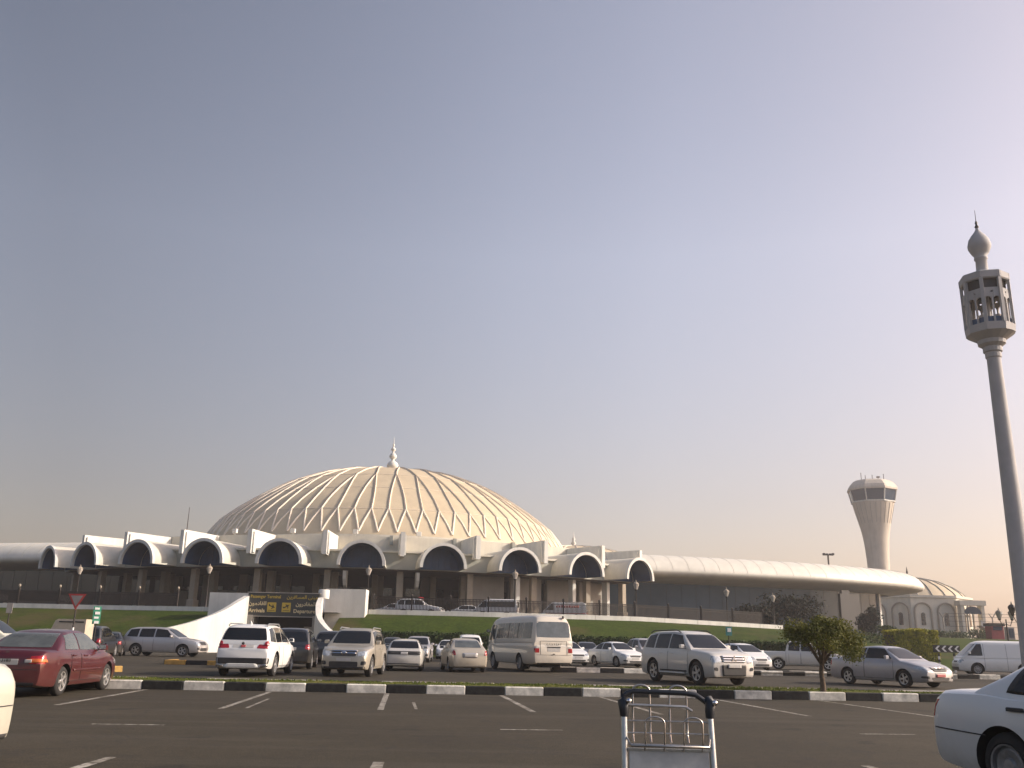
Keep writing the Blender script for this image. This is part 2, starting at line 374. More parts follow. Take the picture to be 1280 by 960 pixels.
# ------------------------------------------------------------------ ground
def structure(o): return tag(o, kind='structure')
structure(MB().add([(-700, -180, -.012), (700, -180, -.012), (700, 900, -.012), (-700, 900, -.012)], [[0, 1, 2, 3]]).build('ground', M['sand']))
structure(MB().add([(-140, -60, 0), (140, -60, 0), (140, 95, 0), (-140, 95, 0)], [[0, 1, 2, 3]]).build('parking_lot', M['asphalt']))
KS = .084
def kerb_y(x): return 24.6 + KS * x
def kerb_run(name, pts, w_, h, mats, blk=1.0, gap=.008, start=0):
    """painted kerb blocks along a polyline of points"""
    mb = MB(); d = 0; k = start
    P = [Vector((*p, 0)) for p in pts]
    for a, b in zip(P, P[1:]):
        L = (b - a).length; n = max(1, round(L / blk)); u = (b - a) / n; ang = math.atan2(u.y, u.x); nr = Vector((-u.y, u.x, 0)).normalized()
        for i in range(n):
            c = a + u * (i + .5) + nr * (w_ / 2)
            j = random.uniform(-.006, .006)
            mb.box((c.x + nr.x * j, c.y + nr.y * j, h / 2 - .05 + random.uniform(-.004, .004)), (u.length - gap, w_, h + .1), ang, k % len(mats), bev=.022); k += 1
    return structure(mb.build(name, mats))
kerb_run('kerb', [(x, kerb_y(x)) for x in (-16.04, 17)], .17, .21, [M['kerb_white'], M['kerb_black']], 1.0, start=0)
kerb_run('kerb', [(x, kerb_y(x) + 2.15) for x in (-16, 17)], .16, .20, [M['concrete'], M['kerb_black'], M['concrete']], 1.6)
strip = MB(); 
def strip_fn(u, v):
    x = -16 + 33 * u; y = kerb_y(x) + .16 + 1.99 * v
    return (x, y, .165 + .03 * math.sin(v * PI) + .015 * noise.noise((x * 1.3, y * 2, 0)))
strip.grid(strip_fn, 120, 8); structure(strip.build('verge', M['strip']))
kerb_run('kerb', [(2.2, 44.9), (17, 47.35), (29.5, 48.6)], .2, .22, [M['kerb_white'], M['kerb_black']], 1.12, start=1)
structure(MB().add([(2.2, 45.1, .15), (29.5, 48.8, .15), (29.5, 50.4, .15), (17, 49.3, .15), (2.2, 46.9, .15)], [[0, 1, 2, 3, 4]]).build('verge', M['concrete']))
kerb_run('kerb', [(2.2, 46.9), (17, 49.3), (29.5, 50.4)], .16, .2, [M['concrete'], M['kerb_black']], 1.2)
kerb_run('kerb', [(-18.6, 33.6), (-14.2, 33.8), (-13.8, 34.5), (-14.2, 35.1), (-18.6, 35.0)], .2, .2, [M['kerb_yellow'], M['kerb_black']], .8)
kerb_run('kerb', [(-15.9, 46.0), (-16.2, 45.2), (-15.9, 44.4), (-11.0, 44.7)], .2, .2, [M['kerb_yellow'], M['kerb_black']], 1.0)
structure(MB().add([(-16.0, 44.6, .15), (-11.0, 44.9, .15), (-11.0, 46.0, .15), (-15.9, 45.9, .15)], [[0, 1, 2, 3]]).build('verge', M['concrete']))
structure(MB().add([(-18.6, 33.7, .15), (-14.2, 33.9, .15), (-13.9, 34.5, .15), (-14.2, 35.0, .15), (-18.6, 34.9, .15)], [[0, 1, 2, 3, 4]]).build('verge', M['concrete']))
def painted(a, b, w_=.11, z=.004):
    a = Vector((*a, z)); b = Vector((*b, z)); t = (b - a).normalized(); n = Vector((-t.y, t.x, 0)) * (w_ / 2)
    K = 10; mb = MB(); vs = []
    for i in range(K + 1):
        p = a.lerp(b, i / K); j = random.uniform(.86, 1.06); vs += [p - n * j, p + n * j]
    mb.add(vs, [[2 * i, 2 * i + 2, 2 * i + 3, 2 * i + 1] for i in range(K)])
    return structure(mb.build('bay_marking', M['white_line']))
for a, b in (((-8.40, 18.1), (-8.85, 23.7)), ((-5.30, 18.0), (-5.83, 23.9)), ((-2.40, 18.6), (-2.98, 24.2)), ((.55, 18.9), (-.12, 24.5)),
             ((3.06, 18.9), (2.42, 24.7)), ((6.08, 19.3), (5.35, 24.9)), ((8.9, 19.6), (8.2, 25.1)), ((-11.5, 17.8), (-11.9, 23.4)),
             ((-4.25, 8.2), (-4.30, 10.75)), ((-1.20, 8.4), (-1.38, 10.82)), ((1.75, 8.5), (1.6, 11.1)), ((4.45, 8.9), (4.2, 11.4))):
    painted(a, b, .125)
for a, b in (((-6.17, 14.52), (-5.11, 14.60)), ((-.07, 15.02), (.90, 15.12)), ((5.70, 15.56), (6.63, 15.66)), ((-11.9, 14.0), (-10.9, 14.1))):
    painted(a, b, .10)
for a, b in (((-4.9, 18.3), (-5.2, 21.2)), ((-1.75, 19.0), (-2.0, 21.0)), ((3.9, 20.2), (3.65, 22))): painted(a, b, .07)

# grass blades of the verge
mb = MB()
for _ in range(15000):
    x = random.uniform(-15.5, 16.5); v = random.random(); y = kerb_y(x) + .17 + 1.95 * v
    dens = noise.noise((x * .35, y * .9, 3)) + (.35 if 4.5 < x < 9.5 and v > .35 else 0)
    if dens < -.25: continue
    h = random.uniform(.02, .055) * (1 + max(0, dens) * 1.5); a = random.uniform(0, 2 * PI); dx, dy = math.cos(a) * .03, math.sin(a) * .03
    lx, ly = random.uniform(-.03, .03), random.uniform(-.03, .03); z = .17
    mb.add([(x - dx, y - dy, z), (x + dx, y + dy, z), (x + lx, y + ly, z + h)], [[0, 1, 2]])
tag(mb.build('verge_grass', M['blade'], fix=False), 'short patchy grass growing on the narrow traffic island', None, kind='stuff')

# grass bank up to the terrace
TOP = [(-150, 104), (-75, 95), (-50, 92), (-39, 92), (-28, 90.3), (-11.5, 88), (.5, 89), (13, 93), (28.7, 100), (42, 107), (60, 122), (150, 165)]
FOOT = [(-150, 80), (-28, 77), (-11, 76.5), (0, 77), (14, 77), (23, 74), (30, 67), (45, 64), (150, 74)]
ZT = [(-150, 3.6), (13, 3.6), (28.7, 3.25), (42, 2.9), (60, 3.0), (150, 3.0)]
def yt(x): return smooth_prof(TOP, x, 4)
def yf(x): return smooth_prof(FOOT, x, 3)
def bank_z(x, y):
    t = max(0, min(1, (y - yf(x)) / max(.1, yt(x) - yf(x)))); s = t * t * (3 - 2 * t) * .55 + t * .45
    return .05 + (lerp_prof(ZT, x) - .05) * s + .07 * noise.noise((x * .3, y * .3, 1)) * math.sin(t * PI)
def bank(x0, x1, nx):
    def fn(u, v):
        x = x0 + (x1 - x0) * u; y = yf(x) + (yt(x) - yf(x)) * v
        return (x, y, bank_z(x, y))
    return structure(MB().grid(fn, nx, 14).build('grass_bank', M['bank']))
bank(-150, -24.6, 80); bank(-15.4, 150, 110)
structure(MB().add([(-24.7, 84.5, 3.57), (-24.7, 92, 3.57), (-15.3, 92, 3.57), (-15.3, 84.5, 3.57)], [[0, 1, 2, 3]]).build('terrace_deck', M['concrete']))
top_line = [(x, yt(x)) for x in range(-150, 61, 2)] + [(100, 142), (150, 165)]
tl = MB(); n_ = len(top_line)
tl.add([(x, y + .1, lerp_prof(ZT, x) - .01) for x, y in top_line] + [(x, 330, 3.55) for x, y in top_line], [[i, i + 1, n_ + i + 1, n_ + i] for i in range(n_ - 1)])
structure(tl.build('terrace_road', M['asphalt']))

# low parapet wall of the terrace, cast in lengths
def parapet(x0, x1, label, h=.40):
    t = thing('parapet_wall', label, 'wall', (x0, yt(x0), 3.2)); step = 3.6
    x = x0
    while x < x1 - .5:
        xa, xb = x, min(x + step, x1); mb = MB(); K = 4; vs = []
        for i in range(K + 1):
            xx = xa + (xb - .03 - xa) * i / K; y = yt(xx); z = lerp_prof(ZT, xx)
            vs += [(xx, y - .16, z - .6), (xx, y - .16, z + h), (xx, y + .16, z + h), (xx, y + .16, z - .6)]
        mb.add(vs, [[4 * i + k, 4 * i + 4 + k, 4 * i + 4 + (k + 1) % 4, 4 * i + (k + 1) % 4] for i in range(K) for k in range(4)] + [[0, 1, 2, 3], [4 * K + 3, 4 * K + 2, 4 * K + 1, 4 * K]])
        mb.build('wall_section', M['white'], t); x += step
parapet(-76, -27.6, 'long low pale wall above the grass left of the underpass')
parapet(-13.0, 29.4, 'curving low white wall above the grass right of the underpass')
def railing(x0, x1, label, h=1.25, step=3.6, caps=False, dens=.13):
    t = thing('railing', label, 'railing', (x0, yt(x0), 3.6)); xs = []; x = x0
    while x <= x1 + .01: xs.append(x); x += step
    for x in xs:
        z = lerp_prof(ZT, x) + .38; y = yt(x)
        p = MB().box((x, y, z + h / 2 + .06), (.17, .17, h + .12)); p.lathe([(.1, 0), (.11, .06), (.03, .14), (0, .16)], 8, (x, y, z + h + .12))
        o = p.build('post', M['rail'], t)
        if caps:
            MB().lathe([(.05, 0), (.11, .05), (.11, .22), (.04, .28), (0, .28)], 10, (x, y, z + h + .27)).build('lamp_globe', M['stone'], o)
    for xa, xb in zip(xs, xs[1:]):
        mb = MB(); A = Vector((xa + .06, yt(xa + .06), lerp_prof(ZT, xa) + .38)); B = Vector((xb - .06, yt(xb - .06), lerp_prof(ZT, xb) + .38)); ang = math.atan2(B.y - A.y, B.x - A.x)
        for zz in (.1, h - .08, h - .3):
            q0 = A + Vector((0, 0, zz)); q1 = B + Vector((0, 0, zz)); mb.tube([q0, q1], .028, 6)
        L = (B - A).length; n = int(L / dens)
        for i in range(1, n):
            c = A.lerp(B, i / n); mb.box((c.x, c.y, c.z + h / 2), (.065, .05, h - .2), ang)
        mb.build('bar_panel', M['rail'], t)
railing(-76, -28.2, 'dark close barred railing with lamp capped posts left of the underpass', 1.35, 4.0, True, .1)
railing(-12.6, 29.3, 'dark bronze railing curving along the terrace right of the underpass')

# ------------------------------------------------------------------ passenger terminal
CX, CY = -20.6, 157.6
def pol(r, a, z): return Vector((CX + r * math.sin(a), CY - r * math.cos(a), z))
TZ = 3.55
term = thing('airport_terminal', 'cream airport terminal with a huge ribbed dome above a curved row of dark arches', 'terminal building', (CX, CY, TZ))
DP = [(0, 29.3), (4, 29.2), (8, 28.8), (11, 28.3), (14, 27.45), (17.7, 25.95), (20, 24.75), (22.5, 23.2), (25.5, 21.15), (27.85, 19.25), (29.3, 17.4), (30.35, 15.6), (30.5, 15.2)]
def dz(r): return lerp_prof(DP, r)
dome = MB().lathe([(r, z) for r, z in DP[::-1]], 144, (CX, CY, 0)).build('dome', M['dome'], term)
ribs = MB()
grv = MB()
def rib(path, rad=.17):
    ribs.tube([pol(r, a, dz(r) + .02) for r, a in path], rad, 6, caps=False)
    if rad > .1: grv.tube([pol(r, a, dz(r) + .13) for r, a in path], .085, 5, caps=False)  # dark brown tube on the rib crest paints the shade of a groove
TH0, TD = .1225 - R_(0), 2 * PI / 72
for k in range(72):
    a = TH0 + TD * k
    for s in (-.5, .5):
        rib([(27.85 + (30.3 - 27.85) * i / 4, a + s * TD * i / 4) for i in range(5)])
    s = .5 if k % 2 == 0 else -.5
    rib([(27.85 - (27.85 - 17.7) * i / 10, a + s * TD * (i / 10) ** 2.0) for i in range(11)])
for k in range(36):
    a = TH0 + TD * (2 * k + .5); s = 1 if k % 2 == 0 else -1
    rib([(17.7 - 8.7 * i / 8, a + s * TD * (i / 8) ** 1.6) for i in range(9)])
for k in range(18):
    a = TH0 + TD * (4 * k + 1.5)
    rib([(9 - 8.4 * i / 6, a) for i in range(7)])
for rr in (27.85, 22.6, 17.7):
    for k in range(1): rib([(rr, 2 * PI * i / 144) for i in range(145)], .05)
rl_ = ribs.build('rib_lattice', M['rib'], dome); grv.build('rib_groove_shade', M['groove_shade'], rl_)
fin = MB().lathe([(.75, 28.9), (.75, 29.3), (.3, 29.6), (.3, 29.9), (.95, 30.3), (1.02, 30.75), (.75, 31.2), (.28, 31.5), (.28, 31.8), (.62, 32.05), (.66, 32.35), (.42, 32.75), (.18, 32.95), (.18, 33.2), (.4, 33.4), (.42, 33.6), (.22, 33.85), (.09, 34.1), (.2, 34.35), (.07, 34.6), (.03, 35.6), (0, 35.9)], 16, (CX, CY, 0))
fin.build('finial', M['white'], dome)
MB().lathe([(30.9, 13.0), (30.9, 15.25), (30.3, 15.3)], 144, (CX, CY, 0), smooth=True).build('drum', M['cream'], term, sharp=40)
AST, A0 = .167, .078
arch_a = [A0 + AST * (i - 5) for i in range(10)]
LO, HI = arch_a[0] - .085, arch_a[9] + .05
def ring(name, r1, r2, z0, z1, mt, a0=LO, a1=HI, n=90, parent=None):
    vs = []
    for i in range(n + 1):
        a = a0 + (a1 - a0) * i / n
        vs += [pol(r2, a, z0), pol(r2, a, z1), pol(r1, a, z1), pol(r1, a, z0)]
    fs = [[4 * i + k, 4 * i + 4 + k, 4 * i + 4 + (k + 1) % 4, 4 * i + (k + 1) % 4] for i in range(n) for k in range(4)] + [[0, 1, 2, 3], [4 * n + 3, 4 * n + 2, 4 * n + 1, 4 * n]]
    return MB().add(vs, fs).build(name, mt, parent or term)
ring('canopy_slab', 40, 51.2, 9.12, 11.0, M['panel'])
ring('canopy_roof', 40, 51.5, 11.0, 11.22, M['cream'])
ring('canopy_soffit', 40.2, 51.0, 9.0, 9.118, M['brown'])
par = ring('roof_parapet', 45.6, 46.2, 11.23, 13.35, M['cream'])
ring('flat_roof', 30.9, 45.6, 12.7, 12.95, M['white'])
VR, VZ = 2.68, 9.19
def vault(a):
    up = Vector((0, 0, 1)); out = Vector((math.sin(a), -math.cos(a), 0)); tan = Vector((math.cos(a), math.sin(a), 0))
    st = .13
    def sec(rad, n=20):
        return [(-rad, -st)] + [(-rad * math.cos(PI * i / n), rad * math.sin(PI * i / n)) for i in range(n + 1)] + [(rad, -st)]
    def P(t, h, r): return pol(0, 0, 0) * 0 + Vector((CX, CY, 0)) + out * r + tan * t + up * (VZ + st + h)
    def shell(ro, ri, r0_, r1_):
        so, si = sec(ro), sec(ri); N = len(so); vs = []
        for (rr, s) in ((r0_, so), (r1_, so), (r1_, si), (r0_, si)): vs += [P(t, h, rr) for t, h in s]
        fs = []
        for q in range(4):
            for i in range(N - 1): fs.append([q * N + i, q * N + i + 1, ((q + 1) % 4) * N + i + 1, ((q + 1) % 4) * N + i])
        fs += [[0, N, 2 * N, 3 * N], [N - 1, 2 * N - 1, 3 * N - 1, 4 * N - 1]]
        mb = MB(); mb.add(vs, fs, 0, True); return mb
    o = shell(VR - .06, VR - .3, 45.9, 54.7).build('barrel_vault', M['cream'], term, sharp=35)
    shell(VR, VR - .34, 54.7, 55.05).build('arch_fascia', M['white'], o, sharp=35)
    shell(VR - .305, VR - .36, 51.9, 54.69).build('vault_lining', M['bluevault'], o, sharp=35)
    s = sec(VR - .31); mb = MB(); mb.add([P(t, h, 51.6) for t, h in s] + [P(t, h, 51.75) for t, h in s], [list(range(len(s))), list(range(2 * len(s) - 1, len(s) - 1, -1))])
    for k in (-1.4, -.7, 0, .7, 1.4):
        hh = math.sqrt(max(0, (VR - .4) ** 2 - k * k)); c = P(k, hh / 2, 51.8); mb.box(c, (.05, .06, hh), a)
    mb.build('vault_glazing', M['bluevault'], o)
    return o
for a in arch_a: vault(a)
def rbox(name, r1, r2, a, w_, z0, z1, mt, parent=None, bev=0.):
    rm = (r1 + r2) / 2; c = pol(rm, a, (z0 + z1) / 2)
    return MB().box(c, (w_, r2 - r1, z1 - z0), a, bev=bev).build(name, mt, parent or term)
fin_a = [a - AST / 2 for a in arch_a] + [arch_a[9] + AST / 2 - .03]
for i, a in enumerate(fin_a):
    if i in (0,): continue
    f = rbox('fin_wall', 46.25, 52.9, a, .5, 10.5, 13.25, M['white'])
    rbox('fin_rebate', 52.0, 52.6, a, .85, 10.65, 13.0, M['white'], f)
for i, a in enumerate(fin_a):
    c = rbox('column', 49.4, 50.1, a, .72, 5.4, 8.99, M['stone']); rbox('column_base', 49.2, 50.3, a, 1.05, TZ, 5.4, M['stone'], c, .08)
    c = rbox('column', 46, 46.8, a + .004, .8, TZ, 8.99, M['stone'])
for i, a in enumerate(arch_a):
    rbox('column', 42.6, 43.3, a + .02, .7, TZ, 8.99, M['stone'])
# dark glazed front behind the columns, with piers, doors and lit counters
ring('back_wall', 39, 39.6, TZ, 11, M['darkbrown'])
for i in range(44):
    a = LO + (HI - LO) * (i + .5) / 44
    if i % 4 == 1: rbox('wall_pier', 39.55, 40.2, a, 1.2, TZ, 9.0, M['greywall'])
    elif i % 4 == 3: rbox('door', 39.62, 39.75, a, 1.9, TZ, 6.3, M['dkglass'])
    else: rbox('window', 39.62, 39.72, a, 2.0, TZ + .9, 7.6, M['dkglass'])
for a, z0, z1, w_ in ((arch_a[2] + .03, 4.6, 7.0, 4.2), (arch_a[3] - .05, 4.4, 6.6, 3.0), (arch_a[1], 4.4, 7, 2.4), (arch_a[5] + .05, 5.6, 6.6, 7), (arch_a[6], 5.6, 6.6, 6)):
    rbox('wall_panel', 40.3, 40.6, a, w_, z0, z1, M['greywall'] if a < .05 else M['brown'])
# plain grey walls and slim white piers at the right hand end
for i in range(4):
    a = arch_a[7] - .02 + i * .112
    rbox('end_wall', 46.9, 47.4, a, 4.4, TZ, 8.99, M['greywall'])
for a in (arch_a[7] + .035, arch_a[8] + .03, arch_a[9] - .02):
    rbox('pier', 49.6, 50.5, a, .5, TZ, 8.99, M['white'])
for a in (arch_a[5] - .04, arch_a[6] - .045):
    up = MB()   # curved white brackets under the arches
    pts = [pol(50, a, 6.9), pol(51, a, 7.2), pol(51.6, a, 7.9), pol(51.8, a, 8.8)]
    rt = Vector((math.cos(a), math.sin(a), 0)) * .18
    vs = [p - rt for p in pts] + [p + rt for p in pts] + [pol(50, a, 8.9) - rt, pol(50, a, 8.9) + rt]
    up.add(vs, [[0, 1, 2, 3, 8], [4, 5, 6, 7, 9][::-1], [0, 1, 5, 4], [1, 2, 6, 5], [2, 3, 7, 6], [3, 8, 9, 7], [8, 0, 4, 9]]).build('bracket', M['white'], term)
for i in (3, 4, 5, 6): # roof floodlights on the parapet
    a = arch_a[i] - .035
    c = pol(46, a, 13.36); f = MB().box((c.x, c.y, 13.5), (.08, .08, .3)); f.box((c.x, c.y - .1, 13.85), (.62, .4, .5), a, 0, .05); f.build('floodlight', M['white'], term)
for i in (5, 6, 7):
    a = arch_a[i] + .0; c = pol(46.5, a + .06, 12.3); MB().box((c.x, c.y, 12.9), (.4, .6, 1.1), a).build('rainwater_head', M['panel'], term)

# second, smaller dome far behind the terminal
d2 = thing('domed_hall', 'smaller cream dome rising behind the right end of the big terminal', 'hall', (14.1, 200, 3.5))
MB().lathe([(13.2, 18.6), (12.3, 19.3), (10, 20.3), (6.5, 21.1), (3, 21.5), (0, 21.6)], 48, (14.1, 200, 0)).build('dome', M['dome'], d2)
mb = MB()
for k in range(24):
    a = 2 * PI * k / 24; mb.tube([(14.1 + r * math.sin(a), 200 - r * math.cos(a), z + .03) for r, z in ((13.2, 18.6), (12.3, 19.3), (10, 20.3), (6.5, 21.1), (2, 21.55))], .12, 6)
mb.build('rib_lattice', M['rib'], d2)
MB().lathe([(13.3, 3.5), (13.3, 18.6), (13, 18.65)], 48, (14.1, 200, 0)).build('wall', M['cream'], d2)
MB().lathe([(.5, 21.5), (.25, 21.9), (.6, 22.3), (.2, 22.8), (.4, 23.2), (.12, 23.6), (.05, 24.8), (0, 24.9)], 12, (14.1, 200, 0)).build('finial', M['white'], d2)

# departure wings: long bull-nosed roofs over glass
def catmull(P, n):
    out = []; P = [Vector((*p, 0)) for p in P]
    for i in range(len(P) - 1):
        p0, p1, p2, p3 = P[max(i - 1, 0)], P[i], P[i + 1], P[min(i + 2, len(P) - 1)]
        for k in range(n):
            t = k / n; out.append(.5 * ((2 * p1) + (p2 - p0) * t + (2 * p0 - 5 * p1 + 4 * p2 - p3) * t * t + (3 * p1 - p0 - 3 * p2 + p3) * t ** 3))
    return out + [P[-1]]
def wing(mirror, label):
    pts = catmull([(0, 120.5), (10, 122.6), (18.9, 125), (28, 127.3), (36.5, 130), (47, 134), (57, 139.6), (63, 144), (66.6, 149.5), (66, 155.5), (60, 160), (45, 161), (10, 152)], 8)
    if mirror: pts = [Vector((-41.6 - p.x, p.y, 0)) for p in pts]
    t = thing('departure_wing', label, 'terminal wing', (pts[20].x, pts[20].y, TZ)); N = len(pts); sg = -1 if mirror else 1
    nrm = []
    for i in range(N):
        tg = (pts[min(i + 1, N - 1)] - pts[max(i - 1, 0)]).normalized(); nrm.append(Vector((tg.y, -tg.x, 0)) * sg)
    S = [(-9, 13.6), (-5, 13.55), (-3.2, 13.42), (-2, 13.12), (-1.1, 12.7), (-.45, 12.2), (.0, 11.65), (.22, 11.15), (.2, 10.8), (-.1, 10.5), (-.9, 10.25), (-5.2, 9.7)]
    K = len(S); vs = [pts[i] + nrm[i] * e + Vector((0, 0, z)) for i in range(N) for e, z in S]
    fs = [[i * K + k, i * K + k + 1, (i + 1) * K + k + 1, (i + 1) * K + k] for i in range(N - 1) for k in range(K - 1)]
    mb = MB().add(vs, fs, 0, True); inner = [pts[i] + nrm[i] * -8.6 + Vector((0, 0, 13.55)) for i in range(N)]
    mb.add(inner, [list(range(N))]); jb = mb
    for i in range(1, N, 2): jb.tube([pts[i] + nrm[i] * e + Vector((0, 0, z)) + (nrm[i] * .012 if k > 2 else Vector((0, 0, .012))) for k, (e, z) in enumerate(S[2:8])], .016, 5, mi=1, caps=False)
    o = mb.build('roof', [M['wingroof'], M['seam']], t)
    def gp(i, d, z): return pts[i] + nrm[i] * d + Vector((0, 0, z))
    last = next(i for i in range(N) if abs(pts[i].x + (41.6 if mirror else 0)) > 60.4) if True else N - 6
    vs = [gp(i, -5, z) for i in range(last + 1) for z in (TZ, 9.9)]
    MB().add(vs, [[2 * i, 2 * i + 2, 2 * i + 3, 2 * i + 1] for i in range(last)]).build('glass_wall', M['dkglass'] if mirror else M['wingglass'], t)
    mu = MB()
    for i in range(0, last + 1, 2):
        c = gp(i, -4.97, 6.7); mu.box(c, (.02, .025, 6.4), math.atan2(nrm[i].y, nrm[i].x))
    mu.build('mullion', M['metal_dark'], t)
    ends = [gp(last, -5, 0), gp(last, -9, 0)]
    MB().box(ends[0].lerp(ends[1], .5) + Vector((0, 0, 6.6)), (.5, 4.6, 6.3), math.atan2(nrm[last].y, nrm[last].x) + PI / 2 - PI).build('end_pier', M['white'], t)
    return pts, nrm, t
wp, wn, wt = wing(False, 'long curved glass wing with a bull nosed roof right of the domed terminal')
wing(True, 'far left terminal wing with a rounded grey roof over dark glass')
# two dark matte boxes set against the right wing glass
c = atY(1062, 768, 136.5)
MB().box((c.x, 136.4, 6.6), (3.7, .5, 5.0), .45).build('dark_panel', M['trim'], wt)
MB().box((c.x - .6, 136.2, 9.25), (1.5, .4, .7), .45).build('dark_panel', M['trim'], wt)

# control tower
TX, TY = 104.9, 262
tw = thing('control_tower', 'flared concrete airport control tower with a band of blue windows', 'control tower', (TX, TY, 0))
tp = [(3.1, 0), (2.85, 16), (2.9, 23.4), (3.1, 27.7), (3.45, 32.2), (4.55, 37.3), (5.7, 41.6), (5.95, 42.3)]
def octa(prof, mt, name, n=8, sm=False, par_=None):
    return MB().lathe(prof, n, (TX, TY, 0), 0, R_(8), R_(8) + 2 * PI, sm).build(name, mt, par_ or tw)
def tprof(z): return lerp_prof([(b, a) for a, b in tp], z)
MB().lathe([(smooth_prof([(b, a) for a, b in tp], z, 2.5), z) for z in [0, 8, 16] + [18 + k * 1.4 for k in range(18)] + [42.3]], 32, (TX, TY, 0)).build('shaft', M['tower'], tw)
fl = MB()
for k in range(24):
    a = 2 * PI * k / 24; r1 = [(smooth_prof([(b, a_) for a_, b in tp], z, 2.5) + .02, z) for z in (36, 38, 40, 41.6)]
    fl.tube([(TX + r * math.cos(a), TY + r * math.sin(a), z) for r, z in r1], .055, 5)
fl.build('flute', M['seam'], tw)
octa([(6.05, 42.3), (6.75, 45.5)], M['towerglass'], 'window_band')
mu = MB()
for k in range(8):
    a = R_(8) + 2 * PI * k / 8; mu.tube([(TX + r * math.cos(a), TY + r * math.sin(a), z) for r, z in ((6.05, 42.2), (6.8, 45.6))], .16, 6)
mu.build('mullion', M['white'], tw)
octa([(5.9, 42.0), (6.2, 42.0), (6.2, 42.35), (5.9, 42.35)], M['white'], 'sill')
octa([(6.6, 45.45), (7.1, 45.5), (7.1, 46.1), (6.7, 46.9), (5.6, 48.0), (4.6, 48.5), (0, 48.6)], M['tower'], 'roof')
for k, (dx, h) in enumerate(((-3.6, 1.9), (-2.4, 1.2), (-.4, 1.4), (1.3, .9), (2.9, 1.7))):
    an = MB().tube([(TX + dx, TY - 2, 48.4), (TX + dx, TY - 2, 48.6 + h)], .09, 6)
    if k == 3: an.lathe([(0, .2), (.5, .3), (.55, .6)], 10, (TX + dx, TY - 2, 48.9))
    an.build('antenna', M['metal_dark'], tw)
# ------------------------------------------------------------------ vehicles
# local frame: +x is the front, z = 0 the road
T = {}
T['sedan'] = dict(L=4.5, W=1.70, H=1.45, gc=.19, r=.305, tw=.195, af=1.33, ar=-1.27,
    deck=[(-2.25, .72), (-2.22, .90), (-2.1, .985), (-1.5, 1.0), (-1.2, .97), (.6, .92), (.95, .965), (1.5, .90), (1.95, .79), (2.15, .70), (2.25, .58)],
    roof=[(-1.72, .93), (-1.1, 1.30), (-.75, 1.41), (-.2, 1.45), (.15, 1.435), (.42, 1.37), (1.22, .91)], gw=.94, top=.70, pf=.2, pr=.14,
    F=[('windscreen', 'glass', [(-.64, 1.0), (.64, 1.0), (.53, 1.375), (-.53, 1.375)], .12, 0),
       ('headlight', 'headlamp', [(.46, .60), (.80, .64), (.76, .76), (.42, .70)], .3, 1), ('grille', 'trim', [(-.36, .58), (.36, .58), (.40, .68), (-.40, .68)], .25, 0),
       ('air_intake', 'trim', [(-.42, .27), (.42, .27), (.46, .38), (-.46, .38)], .25, 0), ('number_plate', 'plate', [(-.26, .43), (.26, .43), (.26, .54), (-.26, .54)], 0, 0),
       ('fog_lamp', 'trim', [(.55, .33), (.74, .35), (.74, .42), (.58, .42)], .3, 1)],
    B=[('rear_window', 'glass', [(-.60, 1.035), (.60, 1.035), (.50, 1.35), (-.50, 1.35)], .12, 0),
       ('tail_light', 'lampred', [(.48, .70), (.80, .70), (.78, .88), (.50, .86)], .2, 1), ('number_plate', 'plate', [(-.26, .68), (.26, .68), (.26, .80), (-.26, .80)], 0, 0),
       ('lower_valance', 'trim', [(-.62, .24), (.62, .24), (.64, .32), (-.64, .32)], .1, 0)],
    S=[('side_window', 'glass', [(-.40, .985), (.82, .985), (.36, 1.345), (-.38, 1.365)], .06, 0), ('side_window', 'glass', [(-1.22, 1.0), (-.47, .99), (-.45, 1.365), (-.98, 1.30)], .06, 0)],
    doors=[(-.42, .92), (-.98, -.44)], mirror=(.72, .98), handles=[(-.28, .86), (-.92, .87)])
